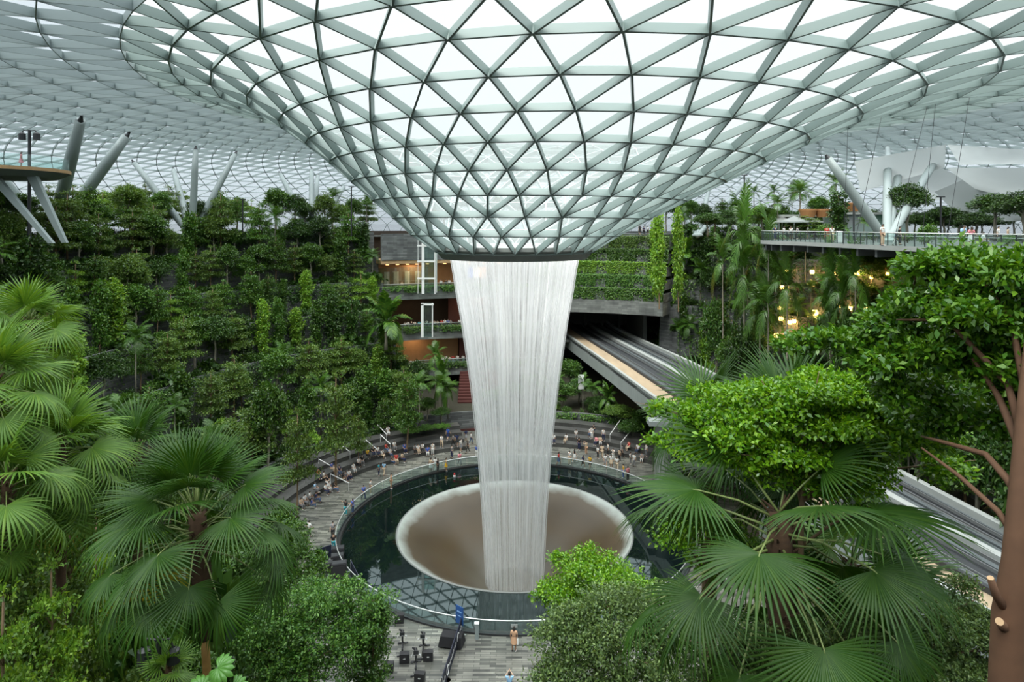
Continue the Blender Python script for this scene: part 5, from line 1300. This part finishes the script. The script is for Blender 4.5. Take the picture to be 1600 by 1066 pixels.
crowd([(873, 728, 'red', 'denim'), (890, 726, 'white', 'beige'), (898, 722, 'black', 'white'), (911, 731, 'navy', 'black'), (922, 733, 'yellow', 'black'), (946, 730, 'white'), (955, 731, 'white'), (964, 736, 'white', 'beige'), (974, 748, 'yellow', 'blue'), (985, 726, 'white', 'grey'), (991, 730, 'white'), (934, 717, 'white'), (941, 716, 'beige'),
       (950, 712), (916, 710, 'beige', 'tan'), (905, 700, 'black'), (968, 722, 'beige'), (981, 752, 'pink', 'black'), (958, 720, 'white'), (972, 716, 'grey')], ['stand', 'stand_f', 'walk', 'walk_f', 'photo'], 'on plaza right of waterfall', anyway)
crowd([(861, 690, 'white'), (865, 694, 'white'), (885, 692, 'white'), (900, 684, 'white', 'grey'), (923, 682, 'white'), (928, 680, 'black'), (932, 692, 'pink'), (938, 694, 'beige'), (943, 691, 'white'), (925, 690), (997, 708, 'white'), (983, 704, 'red'), (1036, 716), (1042, 720, 'navy'), (1046, 712, 'red'), (1010, 714, 'white'), (1003, 722)], ['sit', 'sit_f', 'stand'], 'on steps right of waterfall', inward)
for i, px in enumerate((633, 638, 643, 648, 655, 661, 667, 673, 679, 684, 690, 695, 700, 704, 718)):
    for _ in range(1):
        Y = 108
        for it in range(6): p = at(px, 520, Y); a = math.atan2(p.y - AY, p.x - AX); Y = AY + (RB + 1.1) * math.sin(a)
        p = at(px, 520, Y); person(PR.choice(['lean', 'lean_f', 'stand', 'photo']), p.x, p.y, 12.2, PR.uniform(-.5, .5), ['white', 'white', 'black', 'white', 'teal', 'grey', 'white', 'beige', 'white', 'beige', 'red', 'white', 'blue', 'grey', 'white'][i], 'black', where='at third floor railing')
for i, (px, tp) in enumerate(((692, 'white'), (697, 'white'), (702, 'beige'), (708, 'red'), (715, 'white'), (724, 'white'))):
    Y = 109
    for it in range(6): p = at(px, 580, Y); a = math.atan2(p.y - AY, p.x - AX); Y = AY + (RB + 1.1) * math.sin(a)
    p = at(px, 580, Y); person(PR.choice(['lean', 'stand_f', 'lean_f']), p.x, p.y, 6.0, PR.uniform(-.5, .5), tp, 'grey', where='at second floor railing')
for px, tp in ((628, 'beige'), (689, 'white'), (702, 'white'), (697, 'black')):
    Y = 109
    for it in range(6): p = at(px, 460, Y); a = math.atan2(p.y - AY, p.x - AX); Y = AY + (RB + 1.3) * math.sin(a)
    p = at(px, 460, Y); person('stand', p.x, p.y, 19.0, .3, tp, 'black', where='at fourth floor railing')
def one(key, px, py, face, top, bot, label, sc=None, Y=None, z=None):
    if Y is None: x, y, z_ = onground(px, py)
    else: p = at(px, py, Y); x, y, z_ = p.x, p.y, z
    return person(key, x, y, z_, face, top, bot, label=label, sc=sc)
o = one('stand_f', 803, 1018, 2.9, 'tan', 'tan', 'person in a tan dress carrying a white bag beside the glass balustrade', 1.03)
m = MB(); m.add([(.0, -.09, 0), (.0, .09, 0), (0, .13, -.34), (0, -.13, -.34), (.07, -.09, 0), (.07, .09, 0), (.09, .13, -.34), (.09, -.13, -.34)], [(0, 1, 2, 3), (7, 6, 5, 4), (0, 4, 5, 1), (1, 5, 6, 2), (2, 6, 7, 3), (3, 7, 4, 0)])
x, y, z = onground(803, 1018); bg_ = m.build('shoulder_bag', M_white); bg_.location = (x + .22, y - .05, .92); tag(bg_, 'white bag hanging at the side of the person in tan', 'bag')
m = MB(); m.tube([(.04, -.07, 0), (.0, -.02, .38), (-.02, .02, .4), (.04, .07, 0)], .012, 5); m.build('strap', M_white, bg_)
one('photo', 796, 1092, PI, 'light blue', 'denim', 'person in a light blue top holding up a camera at the bottom edge', 1.0)
one('spread', 540, 806, 2.6, 'black', 'teal', 'person in black top and teal trousers with arms spread by the balustrade', 1.0)
one('stand', 551, 803, 1.2, 'blue', 'denim', 'person in blue beside the one spreading their arms', .95)
one('stand', 521, 862, .6, 'black', 'teal', 'person in dark top and teal trousers standing behind the black speaker boxes', 1.05)
one('walk', 520, 842, .2, 'grey', 'black', 'person in grey walking just above the speaker boxes', 1.0)
one('walk', 483, 842, 2.5, 'white', 'black', 'person in a white shirt and black trousers walking at the plaza left edge', 1.05)
one('stand', 1148, 905, .4, 'beige', 'black', 'person in beige top glimpsed below the guideway behind the big palm', 1.0)
one('walk', 1131, 910, 1.4, 'white', 'white', 'person in white glimpsed below the guideway near the grey pier', 1.0)
Ld = 'on the right upper deck'
one('lean', 1504, 0, .2, 'light blue', 'beige', 'person in light blue shirt leaning on the right deck railing', 1.06, Y=50.5, z=DZ)
one('lean_f', 1517, 0, -.2, 'pink', 'white', 'person in pink top leaning on the railing beside the light blue shirt', 1.0, Y=50.8, z=DZ)
one('sit', 1536, 0, 1.2, 'white', 'grey', 'person in white seated low behind the right deck railing', 1.0, Y=54, z=DZ)
one('stand', 1300, 0, .1, 'white', 'beige', 'person in white top standing at the deck railing left of the white bin', 1.03, Y=68, z=DZ)
one('stand_f', 1292, 0, -.3, 'red', 'red', 'person in red beside the one in white on the right deck', 1.0, Y=68.3, z=DZ)
one('stand', 1211, 0, .3, 'navy', 'navy', 'person in navy at the left end of the right deck', 1.0, Y=77, z=DZ)
one('stand', 1406, 0, 1.4, 'black', 'black', 'person in black beside the foot of the big column fork', 1.0, Y=58, z=DZ)
one('walk', 1399, 0, 1.0, 'light blue', 'white', 'small person in light blue next to the one in black on the deck', .68, Y=57, z=DZ)
one('stand', 1379, 0, .5, 'white', 'beige', 'broad person in cream shirt at the deck railing before the column fork', 1.12, Y=56, z=DZ)
p = at(33, 258, 66); one('stand_f', 33, 258, 2.4, 'pink', 'pink', 'person in pink dress on the raised viewing platform', 1.0, Y=66.5, z=vp.location.z)
for i, (px, Y, tp) in enumerate(((1000, 112, 'black'), (1006, 112, 'navy'), (1012, 114, 'white'), (1225, 80, 'white'), (1236, 81, 'white'), (1246, 82, 'grey'), (1262, 83, 'white'), (1272, 84, 'navy'), (1560, 60, 'white'), (1575, 62, 'beige'))):
    one_ = at(px, 370, Y); person(PR.choice(['stand', 'stand_f']), one_.x, one_.y, DZ if px > 1100 else 28.25, PR.uniform(0, 6), tp, 'black', where='at back of upper level')

# ================================================================== PROPS
# white handrails on the seating steps
for i, (px, py) in enumerate(((545, 762), (523, 738), (547, 708), (566, 702), (587, 712), (604, 680), (630, 665), (610, 700))):
    x, y, z = onground(px, py + 6); a = math.atan2(y - AY, x - AX); m = MB(); d = Vector((math.cos(a), math.sin(a), 0)); 
    m.tube([Vector((0, 0, .95)), d * 2.6 + Vector((0, 0, 1.55))], .05, 6); m.tube([(0, 0, 0), (0, 0, .95)], .025, 5); m.tube([d * 2.6 + Vector((0, 0, .5)), d * 2.6 + Vector((0, 0, 1.55))], .025, 5)
    o = m.build('handrail', M_white); o.location = (x, y, z); row(o, 'short sloping white handrail on the left seating steps', 'handrail', 'white handrails on the left steps')
for i, (px, py) in enumerate(((953, 694), (970, 700))):
    x, y, z = onground(px, py); a = math.atan2(y - AY, x - AX); m = MB(); d = Vector((math.cos(a), math.sin(a), 0)); 
    m.tube([Vector((0, 0, .95)), d * 4 + Vector((0, 0, 1.9))], .05, 6); m.tube([(0, 0, 0), (0, 0, .95)], .025, 5)
    o = m.build('handrail', M_white); o.location = (x, y, z); row(o, 'sloping handrail on the steps right of the waterfall', 'handrail', 'handrails right of the waterfall')
# stage speakers
for px, py, w_, h_, lab in ((530, 905, 1.25, 1.35, 'biggest black speaker box nearest the balustrade'), (510, 900, 1.05, 1.1, 'black speaker box left of the biggest one'), (527, 884, 1.1, .9, 'black speaker box behind the biggest one'), (528, 870, 1.1, .8, 'rearmost black speaker box of the group')):
    x, y, z = onground(px, py); o = empty('speaker_box', (x, y, 0), .25); m = MB()
    m.add([(-w_ / 2, -.45, 0), (w_ / 2, -.45, 0), (w_ / 2, .5, 0), (-w_ / 2, .5, 0), (-w_ / 2, -.3, h_), (w_ / 2, -.3, h_), (w_ / 2, .5, h_), (-w_ / 2, .5, h_)], [(3, 2, 1, 0), (4, 5, 6, 7), (0, 1, 5, 4), (1, 2, 6, 5), (2, 3, 7, 6), (3, 0, 4, 7)]); m.build('cabinet', M_blackcloth, o)
    m = MB(); m.box((0, -.40, h_ * .5), (w_ * .86, .03, h_ * .8), mtx=Matrix.Rotation(R(-6), 3, 'X')); m.build('grille', M_blackplastic, o); m = MB(); m.box((0, .1, h_ + .02), (w_ * .9, .6, .04)); m.build('lid', M_dark, o)
    tag(o, lab + ' beside the pool', 'speaker')
# black banner with round white badge, left plaza edge
M_navy = mat('navy_banner', (.012, .016, .035), .6)
def banner(p0, p1, h, marks, label, badge=None):
    x0, y0, _ = onground(*p0); x1, y1, _ = onground(*p1); a = math.atan2(y1 - y0, x1 - x0); L_ = math.hypot(x1 - x0, y1 - y0); o = empty('banner_barrier', ((x0 + x1) / 2, (y0 + y1) / 2, 0), a)
    m = MB(); m.box((0, 0, h / 2 + .08), (L_, .06, h)); m.build('banner', M_navy, o)
    for s_ in (-1, 1): m = MB(); m.box((s_ * (L_ / 2 - .05), 0, h / 2 + .08), (.05, .08, h + .05)); m.box((s_ * (L_ / 2 - .3), 0, .02), (.08, .7, .04)); m.build('stand', M_rail, o)
    m = MB()
    for t, w2, kind in marks:
        c = (t - .5) * L_
        if kind == 'o': m.tube([(c + .30 * math.cos(q * PI / 10), -.045, h / 2 + .08 + .30 * math.sin(q * PI / 10)) for q in range(20)], .035, 4, closed=True); m.lathe([(.0001, 0), (.24, 0)], 16, (c, 0, 0)); 
        else:
            k = int(w2 / .16)
            for q in range(k): m.box((c + (q - k / 2) * .16, -.04, h / 2 + .08 + .04 * math.sin(q * 2.3)), (.045 + .05 * (q % 2), .01, .16 + .12 * (q % 3 == 0)))
    m.v = [v if abs(v[2]) > 1e-6 else (v[0], -.04, h / 2 + .08 + v[1] * 1.0) if False else v for v in m.v]
    m.build('lettering', M_white, o); tag(o, label, 'banner')
banner((484, 884), (519, 872), 1.15, [(.35, .6, 'o'), (.68, .9, 't')], 'black banner with a round white badge and white lettering behind the speaker boxes')
banner((690, 1090), (722, 988), 1.15, [(.1, .9, 't'), (.24, .5, 'o'), (.42, 1.6, 't'), (.62, .8, 't'), (.75, .5, 'o'), (.9, .9, 't')], 'long navy banner barrier with white lettering standing across the paving')
banner((560, 915), (548, 890), .75, [(.4, 1.0, 't')], 'low dark banner barrier against the left curve of the balustrade')
# covered table, blue sign, card reader post, plate
x, y, z = onground(705, 1008); o = empty('covered_table', (x, y, 0), -.15); m = MB(); m.add([(-.85, -.5, .1), (.85, -.5, .1), (.95, .5, .1), (-.75, .5, .1), (-.7, -.4, .78), (.8, -.4, .78), (.8, .42, .78), (-.7, .42, .78)], [(3, 2, 1, 0), (4, 5, 6, 7), (0, 1, 5, 4), (1, 2, 6, 5), (2, 3, 7, 6), (3, 0, 4, 7)]); m.build('cloth', M_blackcloth, o)
for sx in (-.6, .6):
    for sy in (-.3, .3): m = MB(); m.tube([(sx, sy, 0), (sx, sy, .2)], .025, 6); m.build('leg', M_dark, o)
tag(o, 'table under a black cloth behind the long navy banner', 'table')
x, y, z = onground(718, 990); o = empty('standing_sign', (x, y, 0), -.7); m = MB(); m.box((0, 0, 1.35), (.75, .05, 1.3)); m.build('panel', mat('blue_sign', (.02, .09, .30), .5), o); m = MB(); m.tube([(0, .05, 0), (0, .05, 1.9)], .03, 6); m.box((0, .05, .02), (.5, .4, .04)); m.build('stand', M_dark, o)
m = MB(); m.box((0, -.035, 1.6), (.45, .01, .10)); m.box((0, -.035, 1.3), (.35, .01, .06)); m.build('lettering', mat('pale_blue_print', (.25, .45, .75), .5), o); tag(o, 'upright blue sign panel against the balustrade near the navy banner', 'sign')
x, y, z = onground(745, 998); o = empty('steel_bollard', (x, y, 0)); m = MB(); m.box((0, 0, .55), (.26, .26, 1.1)); m.build('post', M_steel, o); m = MB(); m.box((0, -.02, 1.13), (.34, .3, .05)); m.build('top_plate', M_white, o); tag(o, 'square steel bollard at the foot of the balustrade', 'bollard')
o = empty('notice_plate', pol(17.36, -90.3, .86)); m = MB(); m.box((0, 0, 0), (.48, .02, .24)); m.build('plate', M_deck, o); m = MB()
for q in range(5): m.box((-.14 + q * .07, -.015, .02), (.04, .008, .06))
m.build('lettering', M_fascia_conc, o); tag(o, 'small pale notice plate fixed to the front of the glass balustrade', 'notice')
# little red and white float on the black water
p = pol(15.0, 101, .0); p = Vector((at(710, 746, F * H / (746 - HZ)).x, F * H / (746 - HZ), .0)); o = empty('float', p); m = MB(); m.lathe([(.0, 0), (.14, .03), (.15, .2), (.0, .26)], 12); m.build('lower_ring', M_white, o); m = MB(); m.lathe([(.0, .26), (.10, .28), (.09, .5), (0, .52)], 12); m.build('upper_cap', mat('float_red', (.6, .03, .03), .5), o); tag(o, 'small red and white float on the black water left of the waterfall', 'float')
# exercise bikes
def bike():
    o = empty('exercise_bike', (0, 0, -300)); m = MB(); m.smooth = True
    m.tube([(0, -.5, .12), (0, -.1, .35), (0, .15, .75), (0, .2, .82)], .045, 8); m.tube([(0, .55, .1), (0, .1, .4), (0, -.3, .7), (0, -.42, 1.0)], .045, 8); m.build('frame', M_dark, o)
    for yy in (-.55, .55): m = MB(); m.tube([(-.28, yy, .05), (.28, yy, .05)], .04, 8); m.build('floor_bar', M_dark, o)
    m = MB(); m.tube([(-.03, -.38, .35), (.03, -.38, .35)], .25, 20); m.build('flywheel', M_blackplastic, o)
    m = MB(); m.tube([(-.18, .32, .93), (0, .12, .95), (.0, -.08, .94)], [.04, .09, .03], 8); m.tube([(0, .15, .78), (0, .15, .93)], .025, 6); m.build('saddle', M_blackplastic, o)
    m = MB(); m.tube([(-.22, -.7, 1.12), (-.24, -.5, 1.08), (0, -.4, 1.02), (.24, -.5, 1.08), (.22, -.7, 1.12)], .022, 6); m.build('handlebar', M_rail, o)
    m = MB(); m.box((0, -.52, 1.2), (.26, .04, .18)); m.build('display', M_dark, o)
    for s_ in (-1, 1): m = MB(); m.tube([(s_ * .08, .02, .36), (s_ * .12, .02 + .17 * s_, .36 - .1 * s_)], .018, 6); m.box((s_ * .19, .02 + .17 * s_, .36 - .1 * s_), (.12, .1, .03)); m.build('pedal', M_blackplastic, o)
    return freeze(o)
BK = bike()
def boxsign():
    o = empty('floor_box', (0, 0, -300)); m = MB(); m.box((0, 0, .42), (.85, .5, .8), mtx=None); m.build('case', M_blackplastic, o); m = MB(); m.box((0, -.26, .45), (.2, .01, .08)); m.build('badge', M_white, o); return freeze(o)
BX = boxsign()
for px, py in ((629, 1016), (662, 1020), (650, 1046), (512, 925), (505, 915), (440, 945), (527, 985)):
    x, y, z = onground(px, py); b_ = copy_tree(BK, (x, y, 0), PR.uniform(-.4, .2), 1.3); row(b_, 'black and silver exercise bike on the paving near the pool', 'exercise bike', 'exercise bikes')
for px, py in ((632, 1035), (669, 1032), (656, 1066), (624, 973), (560, 1038), (607, 1050)):
    x, y, z = onground(px, py); b_ = copy_tree(BX, (x, y, 0), PR.uniform(-.25, .1), .78); row(b_, 'black floor box with small white badge among the exercise bikes', 'box', 'black floor boxes')
kill(BK); kill(BX)
# hanging white sign near the guideway
o = empty('hanging_sign', at(908, 597, 95)); m = MB(); m.box((0, 0, 0), (2.3, .15, 0.1)); m.v = []; m.f = []; m.uv = []; m.mi = []; m.n = 0
m.box((0, 0, 0), (.85, .12, 2.1)); m.build('panel', M_white, o); m = MB(); m.box((.05, -.07, -.1), (.35, .01, .25)); m.build('symbol', M_dark, o); m = MB(); m.tube([(0, 0, 1.05), (0, .3, 3.6)], .02, 5); m.build('cable', M_dark, o); tag(o, 'white hanging sign panel between the waterfall and the guideway', 'sign')
# bottom left cafe corner
def rtable(px, py, col, lab, rr=.36):
    x, y, z = onground(px, py); y0 = F * (H - .74) / (py - HZ); p = at(px, py, y0); o = empty('round_table', (p.x, p.y, ground(p.x, p.y))); m = MB(); m.lathe([(0, .74), (rr, .74), (rr, .70), (0, .70)], 24); m.build('tabletop', col, o); m = MB(); m.tube([(0, 0, .02), (0, 0, .7)], .035, 8); m.lathe([(.24, .0), (.24, .03), (0, .04)], 16); m.build('pedestal', M_dark, o); tag(o, lab, 'table'); return o
M_orange = mat('orange_wood', (.55, .27, .11), .6, noise=.2)
rtable(209, 1053, M_orange, 'round orange wooden cafe table, rightmost at the bottom left corner', .5); rtable(198, 1041, M_orange, 'round orange cafe table behind the rightmost one', .5); rtable(33, 1056, M_orange, 'orange cafe table nearest the bottom left corner', .48); rtable(90, 1041, M_orange, 'orange cafe table just behind the thin tree trunk, bottom left', .5)
x, y, z = onground(188, 1066); o = empty('cafe_chair', (x, y, 0), .5); m = MB(); m.lathe([(0, .45), (.4, .46), (.42, .52), (.38, .44), (0, .42)], 20); m.build('seat', mat('teal_plastic', (.02, .30, .42), .5), o); m = MB(); m.lathe([(.40, .5), (.43, .85), (.41, .85), (.38, .5)], 16, (0, 0, 0), 20, 160); m.build('backrest', MATS['teal_plastic'], o)
for a in (45, 135, 225, 315): m = MB(); m.tube([(.28 * math.cos(R(a)), .28 * math.sin(R(a)), .44), (.36 * math.cos(R(a)), .36 * math.sin(R(a)), 0)], .018, 6); m.build('leg', M_dark, o)
tag(o, 'teal shell chair between the orange cafe tables', 'chair')
# lamp posts
def lamp_post(x, y, z, h, label):
    o = empty('lamp_post', (x, y, z)); fat = 2.0 if z > 25 else 1.0; m = MB(); m.tube([(0, 0, 0), (0, 0, h)], [.09 * fat, .07 * fat], 8); m.build('pole', M_dark, o)
    for s_ in (-1, 1):
        m = MB(); m.tube([(0, 0, h - .1), (s_ * .3 * fat, 0, h - .05), (s_ * .38 * fat, 0, h - .3)], .03 * fat, 6); a_ = m.build('arm', M_dark, o); m = MB(); m.lathe([(.05 * fat, .18 * fat), (.16 * fat, .1 * fat), (.17 * fat, -.22 * fat), (.0, -.24 * fat)], 12, (s_ * .38 * fat, 0, h - .3 - .15 * fat)); m.build('lamp_head', M_dark, a_)
    tag(o, label, 'lamp post')
p = at(248, 995, 17); lamp_post(p.x, p.y, ground(p.x, p.y), p.z - ground(p.x, p.y), 'black lamp post with two heads beside the small fan palm at bottom left')
p = at(46, 203, 68); lamp_post(p.x, p.y, 28.2, p.z - 28.2, 'tall black twin-head lamp post on the upper left by the viewing platform')
for px, Y, top, lab in ((1163, 96, 274, 'tall dark slender lamp post right of the funnel among palms'), (549, 106, 292, 'dark slender lamp post left of the funnel above the trees'), (379, 98, 312, 'dark slender post above the trees on the left terrace'), (1334, 76, 295, 'dark slender post left of the big column fork on the right deck'), (1470, 78, 308, 'dark post right of the big column fork on the right deck')):
    p = at(px, top, Y); o = empty('lamp_post', (p.x, p.y, 28.22)); m = MB(); m.tube([(0, 0, 0), (0, 0, p.z - 28.2)], .11, 8); m.build('pole', M_dark, o); m = MB(); m.box((0, 0, p.z - 28.2), (.9, .25, .12)); m.build('lamp_head', M_dark, o); tag(o, lab, 'lamp post')
# parasols, planters, kiosk and bin on the right deck
for px, Y in ((1241, 84), (1264, 88), (1222, 90)):
    p = at(px, 356, Y); o = empty('parasol', (p.x, p.y, DZ)); m = MB(); m.lathe([(.06, 2.95), (1.0, 2.6), (1.9, 2.25), (1.88, 2.12), (1.0, 2.5), (.05, 2.8)], 8); m.build('canopy', M_fabric, o); m = MB(); m.tube([(0, 0, 0), (0, 0, 2.9)], .04, 6); m.build('pole', M_white, o); m = MB(); m.lathe([(.35, 0), (.35, .1), (0, .12)], 12); m.build('base', M_dark, o)
    row(o, 'white cafe parasol open on the right upper deck', 'parasol', 'parasols on the right deck')
M_copper = mat('copper_planter', (.42, .20, .08), .55, noise=.3)
for px, py, Y, s_ in ((1262, 328, 88, 1), (1287, 328, 88, 1), (1335, 318, 84, 1.1)):
    p = at(px, py, Y); o = empty('roof_planter', (p.x, p.y, DZ)); h = p.z - DZ; m = MB(); m.lathe([(.9 * s_, h - 1.0), (1.15 * s_, h - .1), (1.15 * s_, h + .1), (1.0, h + .1), (.9, h - .2)], 20); m.build('bowl', M_copper, o); m = MB(); m.tube([(0, 0, 0), (0, 0, h - .9)], .12, 8); m.build('stem', M_steel, o); row(o, 'round copper planter raised on a pole behind the right deck', 'planter', 'raised copper planters')
kp = at(1350, 372, 92); o = empty('glass_kiosk', (kp.x, kp.y, DZ)); M_green = glass_mat('green_tinted_glass', (.3, .65, .5), .4, .15); m = MB(); m.box((0, 0, 1.6), (9, 5, 3.2)); m.build('glazing', M_green, o); m = MB(); m.box((0, 0, 3.4), (10, 6, .3)); m.build('roof', M_deck, o); tag(o, 'green glazed kiosk with flat pale roof behind the column fork', 'kiosk')
kp = at(1278, 372, 100); o = empty('cafe_pavilion', (kp.x, kp.y, DZ)); m = MB(); m.box((0, 0, 3.2), (13, 4, .35)); m.build('roof', M_deck, o)
for sx in (-6, -2, 2, 6): m = MB(); m.box((sx, 0, 1.6), (.15, .15, 3.1)); m.build('post', M_steel, o)
m = MB(); m.box((0, 1.8, 1.5), (12, .1, 3.0)); m.build('back_glazing', M_glass, o); tag(o, 'flat-roofed pale pavilion at the back of the right deck', 'pavilion')
p = at(1312, 0, 68); o = empty('litter_bin', (p.x, p.y, DZ)); m = MB(); m.lathe([(.30, 0), (.36, 1.05), (.30, 1.15), (0, 1.17)], 16); m.build('body', M_white, o); m = MB(); m.lathe([(.2, 1.17), (.2, 1.2), (0, 1.2)], 12); m.build('lid', M_dark, o); tag(o, 'round white litter bin behind the right deck railing', 'bin')
# warm garden lanterns glowing through the planting under the right deck
M_lant = mat('lantern_glow', (1, .8, .3), .5, emit=(1, .62, .16), estr=7.0)
def lantern(px, py, Y, s_, en):
    for k_ in range(400):
        p = at(px, py, Y + k_ * .1)
        if p.z < ground(p.x, p.y) + .5: break
    p = at(px, py, Y + (k_ - 8) * .1); o = empty('garden_lantern', p); m = MB(); m.lathe([(.0, -.28), (.24, -.26), (.3, 0), (.24, .26), (0, .28)], 12); m.v = [(a * s_, b * s_, c * s_) for a, b, c in m.v]; m.build('glass_shade', M_lant, o); m = MB(); m.lathe([(.12, .0), (.12, .1), (0, .12)], 10, (0, 0, .27 * s_)); m.build('cap', M_dark, o)
    l = bpy.data.lights.new('lantern_light', 'POINT'); l.energy = en; l.color = (1, .58, .2); l.shadow_soft_size = .3; lo = bpy.data.objects.new('lantern_light', l); COL.objects.link(lo); lo.location = p + Vector((0, -.8, -.1))
    row(o, 'warm glowing garden lantern among plants under the right deck', 'lantern', 'garden lanterns under the right deck')

for px, py, s_, en in ((1229, 424, 1, 150), (1269, 425, 1.1, 150), (1302, 428, 1.3, 200), (1339, 427, 1.3, 200), (1362, 433, .9, 100), (1387, 428, .8, 100), (1222, 449, 1, 120), (1218, 481, 1, 160), (1274, 489, 1.5, 400), (1304, 478, .9, 120), (1311, 478, .9, 0), (1329, 482, 1, 200), (1352, 479, 1, 150),
    (1220, 498, 1.1, 250), (1234, 504, 1, 200), (1241, 502, 1, 0), (1213, 524, 1.2, 200), (1323, 532, 1.0, 150)): lantern(px, py, 70, s_, en or 60)
for k_ in list(PROTO): kill(PROTO[k_][0])
for k_ in list(PEOPLE): kill(PEOPLE[k_])
finish_rows()
